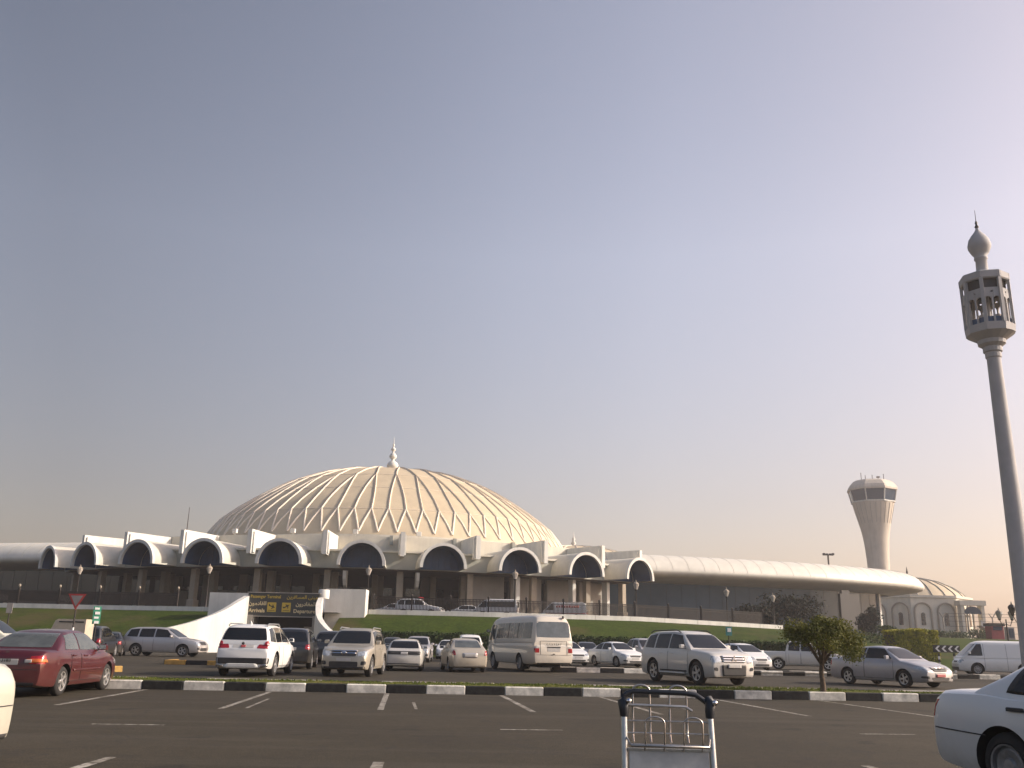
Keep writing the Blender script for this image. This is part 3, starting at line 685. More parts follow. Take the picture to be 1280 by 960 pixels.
T['suv'] = dict(L=4.7, W=1.86, H=1.75, gc=.24, r=.37, tw=.235, af=1.42, ar=-1.38,
    deck=[(-2.35, .8), (-2.32, 1.0), (-2.22, 1.08), (.7, 1.08), (1.0, 1.12), (1.6, 1.06), (2.1, .97), (2.28, .84), (2.35, .68)],
    roof=[(-2.27, 1.05), (-2.12, 1.45), (-1.95, 1.66), (-1.6, 1.73), (-.4, 1.75), (.1, 1.72), (.38, 1.63), (1.16, 1.08)], gw=.95, top=.76, pf=.16, pr=.12,
    F=[('windscreen', 'glass', [(-.72, 1.17), (.72, 1.17), (.61, 1.63), (-.61, 1.63)], .12, 0),
       ('headlight', 'headlamp', [(.52, .72), (.86, .76), (.84, .93), (.50, .88)], .25, 1), ('grille', 'trim', [(-.44, .72), (.44, .72), (.46, .90), (-.46, .90)], .15, 0),
       ('lower_grille', 'trim', [(-.52, .36), (.52, .36), (.52, .54), (-.52, .54)], .15, 0), ('number_plate', 'plate', [(-.26, .56), (.26, .56), (.26, .67), (-.26, .67)], 0, 0),
       ('fog_lamp', 'trim', [(.62, .42), (.80, .44), (.80, .56), (.64, .56)], .5, 1)],
    B=[('rear_window', 'glass', [(-.70, 1.16), (.70, 1.16), (.60, 1.56), (-.60, 1.56)], .15, 0),
       ('tail_light', 'lampred', [(.62, .84), (.88, .84), (.86, 1.06), (.66, 1.04)], .2, 1), ('number_plate', 'plate', [(-.27, .80), (.27, .80), (.27, .92), (-.27, .92)], 0, 0),
       ('lower_valance', 'trim', [(-.74, .36), (.74, .36), (.74, .54), (-.74, .54)], .1, 0)],
    S=[('side_window', 'glass', [(-.32, 1.14), (.78, 1.14), (.34, 1.58), (-.30, 1.64)], .06, 0), ('side_window', 'glass', [(-1.28, 1.14), (-.39, 1.14), (-.37, 1.64), (-1.22, 1.63)], .06, 0),
       ('side_window', 'glass', [(-2.02, 1.16), (-1.37, 1.14), (-1.32, 1.63), (-1.86, 1.57)], .06, 0)],
    doors=[(-.34, .95), (-1.0, -.36)], mirror=(.72, 1.16), handles=[(-.2, .98), (-.92, .98)])
T['hatch'] = dict(L=3.8, W=1.69, H=1.52, gc=.19, r=.29, tw=.185, af=1.2, ar=-1.26,
    deck=[(-1.9, .72), (-1.87, .95), (-1.78, 1.0), (.5, .95), (.75, 1.0), (1.2, .95), (1.6, .82), (1.82, .70), (1.9, .58)],
    roof=[(-1.82, .96), (-1.7, 1.28), (-1.5, 1.45), (-1.0, 1.51), (-.3, 1.52), (.05, 1.48), (.25, 1.42), (1.18, .95)], gw=.94, top=.70, pf=.22, pr=.16,
    F=[('windscreen', 'glass', [(-.64, 1.04), (.64, 1.04), (.53, 1.43), (-.53, 1.43)], .12, 0),
       ('headlight', 'headlamp', [(.42, .62), (.76, .68), (.74, .86), (.44, .76)], .3, 1), ('grille', 'trim', [(-.34, .58), (.34, .58), (.38, .68), (-.38, .68)], .3, 0),
       ('air_intake', 'trim', [(-.46, .28), (.46, .28), (.46, .40), (-.46, .40)], .25, 0), ('number_plate', 'plate', [(-.26, .44), (.26, .44), (.26, .54), (-.26, .54)], 0, 0)],
    B=[('rear_window', 'glass', [(-.58, 1.08), (.58, 1.08), (.50, 1.38), (-.50, 1.38)], .15, 0), ('tail_light', 'lampred', [(.56, .78), (.76, .78), (.70, .94), (.58, .94)], .2, 1),
       ('number_plate', 'plate', [(-.26, .72), (.26, .72), (.26, .83), (-.26, .83)], 0, 0)],
    S=[('side_window', 'glass', [(-.42, 1.0), (.72, 1.0), (.24, 1.38), (-.40, 1.42)], .06, 0), ('side_window', 'glass', [(-1.42, 1.04), (-.49, 1.0), (-.47, 1.42), (-1.32, 1.40)], .06, 0)],
    doors=[(-.44, .82), (-.95, -.46)], mirror=(.62, 1.02), handles=[(-.3, .9), (-.92, .92)])
T['van'] = dict(L=4.7, W=1.70, H=1.98, gc=.2, r=.33, tw=.2, af=1.33, ar=-1.24,
    deck=[(-2.35, .85), (-2.33, 1.02), (-2.2, 1.06), (1.7, 1.02), (2.05, 1.0), (2.25, .86), (2.35, .62)],
    roof=[(-2.33, 1.0), (-2.29, 1.7), (-2.2, 1.92), (-1.9, 1.97), (.6, 1.98), (1.0, 1.95), (1.25, 1.86), (2.15, .98)], gw=.985, top=.86, pf=.16, pr=.05,
    F=[('windscreen', 'glass', [(-.70, 1.08), (.70, 1.08), (.64, 1.80), (-.64, 1.80)], .1, 0), ('headlight', 'headlamp', [(.48, .66), (.78, .68), (.76, .88), (.52, .84)], .25, 1),
       ('grille', 'trim', [(-.36, .70), (.36, .70), (.38, .80), (-.38, .80)], .1, 0), ('bumper', 'trim', [(-.78, .26), (.78, .26), (.78, .44), (-.78, .44)], .05, 0), ('number_plate', 'plate', [(-.26, .47), (.26, .47), (.26, .58), (-.26, .58)], 0, 0)],
    B=[('rear_window', 'glass', [(-.66, 1.15), (.66, 1.15), (.62, 1.72), (-.62, 1.72)], .12, 0), ('tail_light', 'lampred', [(.70, .74), (.82, .74), (.82, 1.05), (.70, 1.05)], .1, 1), ('number_plate', 'plate', [(-.26, .6), (.26, .6), (.26, .72), (-.26, .72)], 0, 0)],
    S=[('side_window', 'glass', [(.98, 1.1), (1.82, 1.1), (1.24, 1.76), (1.0, 1.78)], .08, 0)],
    doors=[(.94, 1.02)], mirror=(1.75, 1.2), handles=[(1.0, 1.0), (.75, 1.0)], lines=[(.9, .3, 1.9), (-.35, .3, 1.9)])
T['bus'] = dict(L=6.9, W=2.05, H=2.6, gc=.34, r=.39, tw=.22, af=2.2, ar=-1.6,
    deck=[(-3.45, 1.0), (-3.42, 1.35), (-3.3, 1.40), (3.0, 1.36), (3.3, 1.2), (3.42, .95), (3.45, .8)],
    roof=[(-3.42, 1.3), (-3.33, 2.15), (-3.2, 2.46), (-2.7, 2.57), (-1, 2.6), (2.0, 2.58), (2.6, 2.48), (2.95, 2.2), (3.4, 1.3)], gw=.99, top=.82, pf=.14, pr=.06,
    F=[('windscreen', 'glass', [(-.9, 1.35), (.9, 1.35), (.82, 2.3), (-.82, 2.3)], .12, 0), ('headlight', 'headlamp', [(.6, .75), (.92, .75), (.92, .95), (.6, .95)], .2, 1), ('bumper', 'trim', [(-.9, .38), (.9, .38), (.9, .5), (-.9, .5)], .05, 0)],
    B=[('rear_window', 'glass_clear', [(-.84, 1.56), (.84, 1.56), (.80, 2.26), (-.80, 2.26)], .12, 0), ('tail_light', 'lampred', [(.72, .88), (.98, .88), (.98, 1.07), (.72, 1.07)], .05, 1),
       ('reversing_lamp', 'plate', [(.72, 1.075), (.98, 1.075), (.98, 1.15), (.72, 1.15)], .05, 1),
       ('tailgate_line', 'trim', [(-.66, 1.385), (.66, 1.385), (.66, 1.397), (-.66, 1.397)], 0, 0), ('tailgate_line', 'trim', [(-.67, .80), (-.655, .80), (-.655, 1.39), (-.67, 1.39)], 0, 1),
       ('plate_recess', 'trim', [(-.34, 1.09), (.34, 1.09), (.34, 1.15), (-.34, 1.15)], .1, 0), ('number_plate', 'plate', [(-.32, .93), (.32, .93), (.32, 1.085), (-.32, 1.085)], 0, 0),
       ('bumper_line', 'trim', [(-.98, .775), (.98, .775), (.98, .787), (-.98, .787)], 0, 0), ('lower_valance', 'trim', [(-.92, .36), (.92, .36), (.94, .44), (-.94, .44)], .05, 0)],
    S=[('side_window', 'glass_clear', [(-3.05, 1.50), (-1.95, 1.50), (-1.95, 2.22), (-2.98, 2.22)], .07, 0), ('side_window', 'glass_clear', [(-1.87, 1.50), (-.66, 1.50), (-.66, 2.22), (-1.87, 2.22)], .06, 0),
       ('side_window', 'glass_clear', [(-.58, 1.50), (.62, 1.50), (.62, 2.22), (-.58, 2.22)], .06, 0), ('side_window', 'glass_clear', [(.70, 1.50), (1.75, 1.50), (1.75, 2.20), (.70, 2.22)], .06, 0),
       ('side_window', 'glass_clear', [(1.98, 1.42), (2.95, 1.40), (2.62, 2.15), (1.98, 2.16)], .1, 0)],
    doors=[(1.9, 2.05)], mirror=(3.1, 1.8), handles=[(2.05, 1.2)], lines=[(1.86, .5, 2.2)])
T['pickup'] = dict(L=5.2, W=1.78, H=1.80, gc=.26, r=.37, tw=.23, af=1.62, ar=-1.45,
    deck=[(-2.6, 1.05), (-2.58, 1.10), (-2.5, 1.12), (-.75, 1.12), (-.6, 1.08), (1.0, 1.08), (1.2, 1.12), (1.9, 1.06), (2.35, .98), (2.52, .84), (2.6, .68)],
    roof=[(-.98, 1.05), (-.86, 1.6), (-.72, 1.74), (-.3, 1.80), (.3, 1.79), (.6, 1.70), (1.36, 1.08)], gw=.95, top=.76, pf=.16, pr=.03,
    F=[('windscreen', 'glass', [(-.70, 1.17), (.70, 1.17), (.60, 1.68), (-.60, 1.68)], .12, 0), ('headlight', 'headlamp', [(.50, .74), (.82, .78), (.80, .96), (.50, .92)], .25, 1),
       ('grille', 'trim', [(-.44, .72), (.44, .72), (.46, .94), (-.46, .94)], .15, 0), ('lower_grille', 'trim', [(-.5, .38), (.5, .38), (.5, .54), (-.5, .54)], .15, 0), ('number_plate', 'plate', [(-.26, .57), (.26, .57), (.26, .68), (-.26, .68)], 0, 0)],
    B=[('tail_light', 'lampred', [(.72, .70), (.86, .70), (.86, 1.0), (.72, 1.0)], .1, 1), ('rear_window', 'glass', [(-.58, 1.2), (.58, 1.2), (.54, 1.6), (-.54, 1.6)], .1, 0)],
    S=[('side_window', 'glass', [(.0, 1.14), (.95, 1.14), (.56, 1.63), (.02, 1.69)], .06, 0), ('side_window', 'glass', [(-.80, 1.16), (-.09, 1.14), (-.07, 1.69), (-.70, 1.66)], .06, 0)],
    doors=[(-.03, 1.1), (-.78, -.05)], mirror=(.9, 1.18), handles=[(.1, 1.0), (-.66, 1.0)], lines=[(-.95, .45, 1.1)])

CACHE = {}
def box_cap(view):
    return {'F': Vector((-1, 0, 0)), 'B': Vector((1, 0, 0)), 'L': Vector((0, -1, 0)), 'R': Vector((0, 1, 0))}[view]
def ray_patch(bvh, view, q, rnd, off=.006, nu=10, nv=6, thick=.02):
    d = box_cap(view); vs = []; ok = []
    for j in range(nv + 1):
        for i in range(nu + 1):
            u, v = i / nu * 2 - 1, j / nv * 2 - 1
            uu = u * math.sqrt(max(0, 1 - rnd * v * v / 2 * min(1, abs(v) ** 3 + .2))); vv = v * math.sqrt(max(0, 1 - rnd * u * u / 2 * min(1, abs(u) ** 3 + .2)))
            s, t = (uu + 1) / 2, (vv + 1) / 2
            a = Vector(q[0]).lerp(Vector(q[1]), s); b = Vector(q[3]).lerp(Vector(q[2]), s); p = a.lerp(b, t)
            o = Vector((-d.x * 9, p[0], p[1])) if view in 'FB' else Vector((p[0], -d.y * 5, p[1]))
            h = bvh.ray_cast(o, d)
            if h[0] is None: vs.append(None); continue
            n = h[1] if h[1].dot(d) < 0 else -h[1]
            if view in 'FB' and n.dot(d) > -.2: vs.append(None); continue
            vs.append(h[0] - d * off * .5 + n * off * .8)
    fs = []
    for j in range(nv):
        for i in range(nu):
            f = [j * (nu + 1) + i, j * (nu + 1) + i + 1, (j + 1) * (nu + 1) + i + 1, (j + 1) * (nu + 1) + i]
            if all(vs[k] is not None for k in f): fs.append(f)
    if not fs: return None
    mb = MB(); good = [v if v is not None else Vector((0, 0, 0)) for v in vs]
    used = sorted({k for f in fs for k in f}); mp = {k: n for n, k in enumerate(used)}
    F = [[mp[k] for k in f] for f in fs]; V = [good[k] for k in used]
    mb.add(V, F, 0, True)
    # skirt back into the body
    from collections import Counter
    ed = Counter(); dirn = {}
    for f in F:
        for a, b in zip(f, f[1:] + f[:1]): e = tuple(sorted((a, b))); ed[e] += 1; dirn[e] = (a, b)
    bd = [dirn[e] for e, c in ed.items() if c == 1]
    n = len(V); mb.v += [v + d * thick for v in V]
    for a, b in bd: mb.f.append([b, a, n + a, n + b]); mb.m.append(0); mb.sm.append(False)
    keep = set(k for f in mb.f for k in f); mp = {k: i for i, k in enumerate(sorted(keep))}
    mb.v = [mb.v[k] for k in sorted(keep)]; mb.f = [[mp[k] for k in f] for f in mb.f]
    return mb
SEC = [(0, 0), (.55, 0), (.86, .0), (.94, .03), (.975, .12), (.993, .28), (1.0, .45), (1.0, .60), (.992, .74), (.975, .86), (.945, .94), (.88, .985), (.7, 1.0), (.36, 1.012), (0, 1.018)]
def body_shape(s):
    L, W = s['L'], s['W']; hw = W / 2; x1 = L / 2
    def width(x):
        a, x0 = (s['pf'], L * .22) if x > 0 else (s['pr'], L * .28)
        t = max(0, (abs(x) - x0) / (x1 - x0)); return hw * (1 - a * t ** 2.6)
    def low(x):
        t = max(0, (abs(x) - (x1 - .5)) / .5); return s['gc'] + .05 * t * t
    xs = [-x1 + .0 + (L - .0) * i / 56 for i in range(57)]
    rings = []
    def ring(x, ky=1, kz=1):
        wd, z0, z1 = width(x), low(x), smooth_prof(s['deck'], x, .06); mid = (z0 + z1) / 2
        half = [(y * wd * ky, mid + (z0 + (z1 - z0) * t - mid) * kz) for y, t in SEC]
        pts = half + [(-y, z) for y, z in half[-2:0:-1]]
        return pts
    n = len(SEC) * 2 - 2; mb = MB()
    st = [(-x1, .93, .86, -x1 + .015), (-x1 + .015, .975, .95, -x1 + .03)] + [(x, 1, 1, x) for x in xs if -x1 + .05 < x < x1 - .05] + [(x1 - .015, .975, .95, x1 - .03), (x1, .93, .86, x1 - .015)]
    vs = []
    for X, ky, kz, xr in st: vs += [(X, y, z) for y, z in ring(xr, ky, kz)]
    fs = [[i * n + k, i * n + (k + 1) % n, (i + 1) * n + (k + 1) % n, (i + 1) * n + k] for i in range(len(st) - 1) for k in range(n)]
    fs += [list(range(n)), list(range((len(st) - 1) * n, len(st) * n))[::-1]]
    return mb.add(vs, fs, 0, True), width
def green_shape(s, width):
    rf = s['roof']; x0, x1 = rf[0][0], rf[-1][0]; N = 44; mb = MB(); top = s['top']
    GS = [(1.0, 0), (.985, .12), (.955, .32), (.92, .54), (.885, .72), (.845, .84), (.79, .915), (.70, .96), (.5, .987), (.25, .998), (0, 1.0)]
    n = len(GS) * 2 - 1; vs = []
    for i in range(N + 1):
        x = x0 + (x1 - x0) * i / N; z1 = smooth_prof(rf, x, .05); base = min(smooth_prof(s['deck'], x, .06), z1) - .06
        h = max(.02, z1 - base); g = width(x) * s['gw']; Hm = s['H'] - base
        tp = 1 - (1 - top) * min(1, (h / max(.1, Hm))); 
        half = []
        for y, t in GS:
            yy = y if y >= .845 else y
            # the upper width follows the tumblehome of the cabin
            k = (y - .845) / .155 if y > .845 else 0
            half.append(((g * (tp + (1 - tp) * max(0, k)) if y > .845 else g * tp * y / .845), base + h * t))
        pts = half + [(-y, z) for y, z in half[-2::-1]]
        vs += [(x, y, z) for y, z in pts]
    fs = [[i * n + k, i * n + k + 1, (i + 1) * n + k + 1, (i + 1) * n + k] for i in range(N) for k in range(n - 1)]
    fs += [[i * n, (i + 1) * n, (i + 1) * n + n - 1, i * n + n - 1] for i in range(N)]
    fs += [list(range(n))[::-1], list(range(N * n, N * n + n))]
    return mb.add(vs, fs, 0, True)
def wheel_mesh(r, w_, style):
    t = MB(); rr = r * .64
    t.lathe([(rr, -w_ / 2 + .02), (rr + .015, -w_ / 2), (r - .04, -w_ / 2 + .005), (r - .008, -w_ / 2 + .035), (r, -w_ / 2 + .06), (r, w_ / 2 - .06), (r - .008, w_ / 2 - .035), (r - .04, w_ / 2 - .005), (rr + .015, w_ / 2), (rr, w_ / 2 - .02)], 32)
    m_ = MB()
    m_.lathe([(0, w_ / 2 - .06), (rr * .96, w_ / 2 - .075), (rr, w_ / 2 - .03), (rr + .004, w_ / 2 - .006)], 32, mi=1 if style == 'alloy' else 0)
    m_.lathe([(rr * .90, w_ / 2 - .05), (rr * .93, w_ / 2 - .008), (rr + .004, w_ / 2 - .004)], 32)
    if style == 'alloy':
        for k in range(5):
            a = 2 * PI * k / 5
            for da in (-.13, .13):
                m_.box((rr * .53 * math.cos(a + da), rr * .53 * math.sin(a + da), w_ / 2 - .03), (rr * .86, rr * .16, .03), a + da * .6, 0)
        m_.lathe([(0, w_ / 2 + .002), (rr * .2, w_ / 2 - .004), (rr * .26, w_ / 2 - .03)], 16)
    elif style == 'cover':
        m_.lathe([(0, w_ / 2 - .005), (rr * .35, w_ / 2 - .008), (rr * .5, w_ / 2 - .02), (rr * .9, w_ / 2 - .012)], 32)
        for k in range(9):
            a = 2 * PI * k / 9; m_.box((rr * .68 * math.cos(a), rr * .68 * math.sin(a), w_ / 2 - .012), (rr * .3, rr * .12, .02), a, 1)
    else:
        m_.lathe([(0, w_ / 2 - .02), (rr * .3, w_ / 2 - .02), (rr * .4, w_ / 2 - .045), (rr * .75, w_ / 2 - .03), (rr * .92, w_ / 2 - .05)], 32)
    rot = Matrix.Rotation(-PI / 2, 4, 'X')   # axle along +y, outer face +y
    return t.xf(rot), m_.xf(rot)
def vehicle(name, label, cat, typ, pt, X, Y, deg, L=None, W=None, H=None, z=0., group=None, extra=None, wheel='alloy', over=None, glass=None, low=False, mod=None):
    s = {k: v for k, v in T[typ].items()}
    if over: s.update(over)
    L = L or s['L']; W = W or s['W']; H = H or s['H']; kx, ky, kz = L / s['L'], W / s['W'], H / s['H']
    sx = lambda q: [(a * kx, b * kz) for a, b in q]; sy = lambda q: [(a * ky, b * kz) for a, b in q]
    s['deck'] = sx(s['deck']); s['roof'] = sx(s['roof']); s['af'] *= kx; s['ar'] *= kx; s['L'], s['W'], s['H'] = L, W, H
    F = [(a, b, sy(q), r, mm) for a, b, q, r, mm in s['F']]; B = [(a, b, sy(q), r, mm) for a, b, q, r, mm in s['B']]; S = [(a, b, sx(q), r, mm) for a, b, q, r, mm in s['S']]
    t = thing(name, label, cat, (X, Y, z), R_(deg), group); P = P_[pt]
    low_b, width = body_shape(s); gr = green_shape(s, width)
    both = MB(); both.add(low_b.v, low_b.f); both.add(gr.v, gr.f)
    bvh = BVHTree.FromPolygons([tuple(v) for v in both.v], both.f)
    # wheel arches cut out of the lower body
    body = low_b.build('body', [P, M['well']], t, world=False)
    cut = MB()
    for ax in (s['af'], s['ar']):
        for sd_ in (-1, 1):
            rc = s['r'] * 1.17; c = MB().prism([(rc * math.cos(2 * PI * i / 40), rc * math.sin(2 * PI * i / 40)) for i in range(40)], -.5, .5, 1)
            c.xf(Matrix.Translation((ax, sd_ * (s['W'] / 2 + .24), s['r'] * 1.02)) @ Matrix.Rotation(PI / 2, 4, 'X')); cut.add(c.v, c.f, 1)
    if typ == 'pickup':
        cut.box((-1.72 * kx, 0, 1.05), (1.5 * kx, W * .82, 1.0), 0, 1)
    co = cut.build('cutter', [P, M['well']], t, world=False)
    md = body.modifiers.new('b', 'BOOLEAN'); md.operation = 'DIFFERENCE'; md.object = co; md.solver = 'EXACT'
    bpy.context.view_layer.update(); dg = bpy.context.evaluated_depsgraph_get()
    me = bpy.data.meshes.new_from_object(body.evaluated_get(dg)); body.modifiers.clear(); old = body.data; body.data = me; me.name = 'body'; bpy.data.meshes.remove(old)
    bpy.data.objects.remove(co)
    me.materials.clear(); me.materials.append(P); me.materials.append(M['well'])
    for p in me.polygons:
        p.material_index = 0
        for ax in (s['af'], s['ar']):
            d = math.hypot(p.center.x - ax, p.center.z - s['r'] * 1.02)
            if d < s['r'] * 1.19 and (abs(p.normal.y) < .35 and abs(d - s['r'] * 1.17) < .03 * s['r'] or abs(abs(p.center.y) - (s['W'] / 2 - .26)) < .01): p.material_index = 1
        if typ == 'pickup' and p.normal.z > .5 and p.center.z < .7: p.material_index = 1
    me.set_sharp_from_angle(angle=R_(32))
    gr.build('cabin', P, t, world=False, sharp=50)
    def part(mb, nm, mk, par_=None):
        return mb.build(nm, M.get(mk) or P_[mk], par_ or t, world=False, fix=True, sharp=40) if mb else None
    G = glass or {}
    for view, lst in (('F', F), ('B', B)):
        for nm, mk, q, rnd, mir in lst:
            mk = G.get(nm, mk)
            if mir:
                for sg in (-1, 1): part(ray_patch(bvh, view, [(a * sg, b) for a, b in q], rnd), nm, mk)
            else: part(ray_patch(bvh, view, q, rnd, nu=16, nv=8), nm, mk)
    for view in 'LR':
        for nm, mk, q, rnd, mir in S: part(ray_patch(bvh, view, q, rnd, nu=10, nv=8), nm, G.get(nm, mk))
    sg_z = s['gc'] + .10
    if not low:
        for view, sg in (('L', 1), ('R', -1)):
            doors = []
            for (xa, xb) in s.get('doors', []):
                xa *= kx; xb *= kx
                if xb - xa < .2: continue
                zt_ = min(smooth_prof(s['deck'], xa, .06), smooth_prof(s['deck'], xb, .06)) - .05
                sm_ = ray_patch(bvh, view, [(xa, sg_z), (xb, sg_z), (xb, zt_), (xa, zt_)], .04, off=.002, nu=8, nv=10, thick=.01)
                dr = part(sm_, 'door_seam', 'trim')
                sm_ = ray_patch(bvh, view, [(xa + .012, sg_z + .012), (xb - .012, sg_z + .012), (xb - .012, zt_ + .004), (xa + .012, zt_ + .004)], .04, off=.006, nu=8, nv=10, thick=.004)
                doors.append(part(sm_, 'door', pt))
            for i, (hx, hz) in enumerate(s.get('handles', [])):
                hx *= kx; hz *= kz; yb = bvh.ray_cast(Vector((hx, sg * 5, hz)), Vector((0, -sg, 0)))[0]
                if yb is None: continue
                MB().box((hx + .09, yb.y + sg * .016, hz), (.19, .03, .035), 0, 0, .008).build('door_handle', M['trim'] if pt in ('whitec',) or s.get('dark_handles') else P, doors[i] if i < len(doors) and doors[i] else t, world=False)
            for (lx, z0, z1) in s.get('lines', []):
                part(ray_patch(bvh, view, [(lx * kx - .007, z0 * kz), (lx * kx + .007, z0 * kz), (lx * kx + .007, z1 * kz), (lx * kx - .007, z1 * kz)], 0, off=.003, nu=1, nv=14, thick=.005), 'panel_line', 'trim')
    mx, mz = s['mirror'][0] * kx, s['mirror'][1] * kz
    for sg in (-1, 1):
        hit = bvh.ray_cast(Vector((mx, sg * 5, mz)), Vector((0, -sg, 0)))[0]
        if hit is None: continue
        mm = MB().box((mx - .02, hit.y + sg * .13, mz + .06), (.11, .19, .13), sg * .15, 0, .03); mm.box((mx, hit.y + sg * .03, mz + .01), (.05, .1, .03))
        mo = mm.build('mirror', P if pt not in ('bus',) else M['trim'], t, world=False)
        MB().box((mx - .078, hit.y + sg * .13, mz + .065), (.006, .15, .095), sg * .15).build('mirror_glass', M['chrome'], mo, world=False)
    wt_, wr_ = wheel_mesh(s['r'], s['tw'], wheel); first = None
    for ax in (s['af'], s['ar']):
        for sg in (-1, 1):
            if first is None:
                wo = wt_.build('wheel', M['tyre'], t, world=False, sharp=50); ro = wr_.build('rim', [M['rim'] if wheel == 'alloy' else M['hub'], M['well']], wo, world=False, sharp=40); first = (wo, ro)
            else:
                wo = first[0].copy(); col.objects.link(wo); wo.parent = t; ro = first[1].copy(); col.objects.link(ro); ro.parent = wo
            wo.location = (ax, sg * (s['W'] / 2 - s['tw'] / 2 - .025), s['r']); wo.rotation_euler = (0, 0, 0 if sg > 0 else PI)
    if extra: extra(t, s, bvh, part, P)
    return t
def rails(t, s, bvh, part, P, mk='metal_dark'):
    for sg in (-1, 1):
        y = sg * s['W'] * .34; z = s['H'] - .01; L = s['L']
        mb = MB().tube([(-.40 * L, y, z - .07), (-.36 * L, y, z + .005), (-.02 * L, y, z + .02), (.03 * L, y, z - .06)], .022, 8); mb.build('roof_rail', M[mk], t, world=False)
def bar(t, c, d, mk, nm, rz=0., bev=.012):
    return MB().box(c, d, rz, 0, bev).build(nm, M.get(mk) or P_[mk], t, world=False)
def patch(t, bvh, view, q, mk, nm, rnd=.1, off=.012, mirror=False, nu=10, nv=6):
    for sg in ((-1, 1) if mirror else (1,)):
        mb = ray_patch(bvh, view, [(a * sg, b) for a, b in q], rnd, off=off, nu=nu, nv=nv)
        if mb: mb.build(nm, M.get(mk) or P_[mk], t, world=False)
def words(t, body, size, org, right, mk, nm, parent=None, sx=1.):
    mb = text_mesh(body, size, sx=sx); mb.xf(frame(right, (0, 0, 1), Vector(org))); return mb.build(nm, M[mk], parent or t, world=False, fix=False)
# --- the cars near the island
def x_maroon(t, s, bvh, part, P):
    patch(t, bvh, 'B', [(.42, .70), (.78, .705), (.76, .775), (.42, .77)], 'lamporange', 'indicator', .1, .014, True)
    patch(t, bvh, 'B', [(.40, .695), (.54, .70), (.54, .76), (.40, .755)], 'plate', 'reversing_lamp', .1, .02, True)
    x = -s['L'] / 2
    words(t, "13183", .1, (x - .022, -.0, .74), (0, -1, 0), 'ink', 'plate_lettering', sx=1.0)
    words(t, 'H', .07, (x + .055, 0, .905), (0, -1, 0), 'chrome', 'emblem', sx=1.2)
    bar(t, (-s['L'] / 2 + .02, 0, .56), (.05, s['W'] * .8, .012), 'trim', 'bumper_seam', 0, .004)
    patch(t, bvh, 'L', [(-.85, .50), (.85, .50), (.85, .54), (-.85, .54)], 'maroon', 'side_moulding', 0, .02); patch(t, bvh, 'R', [(-.85, .50), (.85, .50), (.85, .54), (-.85, .54)], 'maroon', 'side_moulding', 0, .02)
vehicle('parked_sedan', 'dark maroon sedan seen from behind on the bay beside the island end', 'sedan', 'sedan', 'maroon', -10.43, 21.9, 93, 4.45, 1.70, 1.39, extra=x_maroon,
        glass={'rear_window': 'glass_clear', 'side_window': 'glass_clear', 'windscreen': 'glass_clear'})
def x_white(t, s, bvh, part, P):
    x = -s['L'] / 2
    for sg in (-1, 1):
        patch(t, bvh, 'R' if sg < 0 else 'L', [(x + .05, .56), (x + .74, .54), (x + .74, .552), (x + .05, .573)], 'trim', 'bumper_seam', 0, .004, nu=12, nv=1)
        patch(t, bvh, 'R' if sg < 0 else 'L', [(-1.21, .93), (-.43, .925), (-.41, 1.40 * s['H'] / 1.45), (-1.0, 1.335 * s['H'] / 1.45)], 'trim', 'window_seal', .25, .003, nu=10, nv=8)
vehicle('parked_sedan', 'plain white sedan with steel wheels cut off by the right frame edge, nearest the camera', 'sedan', 'sedan', 'white', 5.78, 8.1, -72, 4.32, 1.68, 1.38, wheel='steel', extra=x_white, over=dict(dark_handles=True, pr=.08, handles=[(-.28, .84), (-1.17, .84)], r=.295, S=[('side_window', 'glass', [(-.40, .985), (.82, .985), (.36, 1.345), (-.38, 1.365)], .06, 0), ('side_window', 'glass', [(-1.17, 1.0), (-.47, .99), (-.45, 1.365), (-.98, 1.30)], .25, 0)], B=[('tail_light', 'lampred', [(.56, .70), (.80, .70), (.80, .88), (.58, .86)], .15, 1)]))
def x_lite(t, s, bvh, part, P):
    x = -s['L'] / 2
    patch(t, bvh, 'B', [(-.80, .565), (.80, .565), (.80, .575), (-.80, .575)], 'trim', 'bumper_seam', 0, .004, nu=20, nv=1)
    patch(t, bvh, 'B', [(-.74, .25), (.74, .25), (.76, .30), (-.76, .30)], 'trim', 'bumper_lower', 0, .006, nu=20, nv=1)
    patch(t, bvh, 'L', [(x + .12, .545), (x + .75, .535), (x + .75, .547), (x + .12, .557)], 'trim', 'bumper_seam', 0, .004, nu=12, nv=1)
vehicle('parked_sedan', 'sunlit creamy white car whose rear corner pokes in at the left frame edge', 'sedan', 'sedan', 'whitec', -7.36, 9.4, 180, 4.5, 1.72, 1.46, wheel='cover', extra=x_lite, over=dict(pr=.2, B=[('tail_light', 'trim', [(.66, .74), (.80, .74), (.79, .84), (.68, .83)], .1, 1)]))
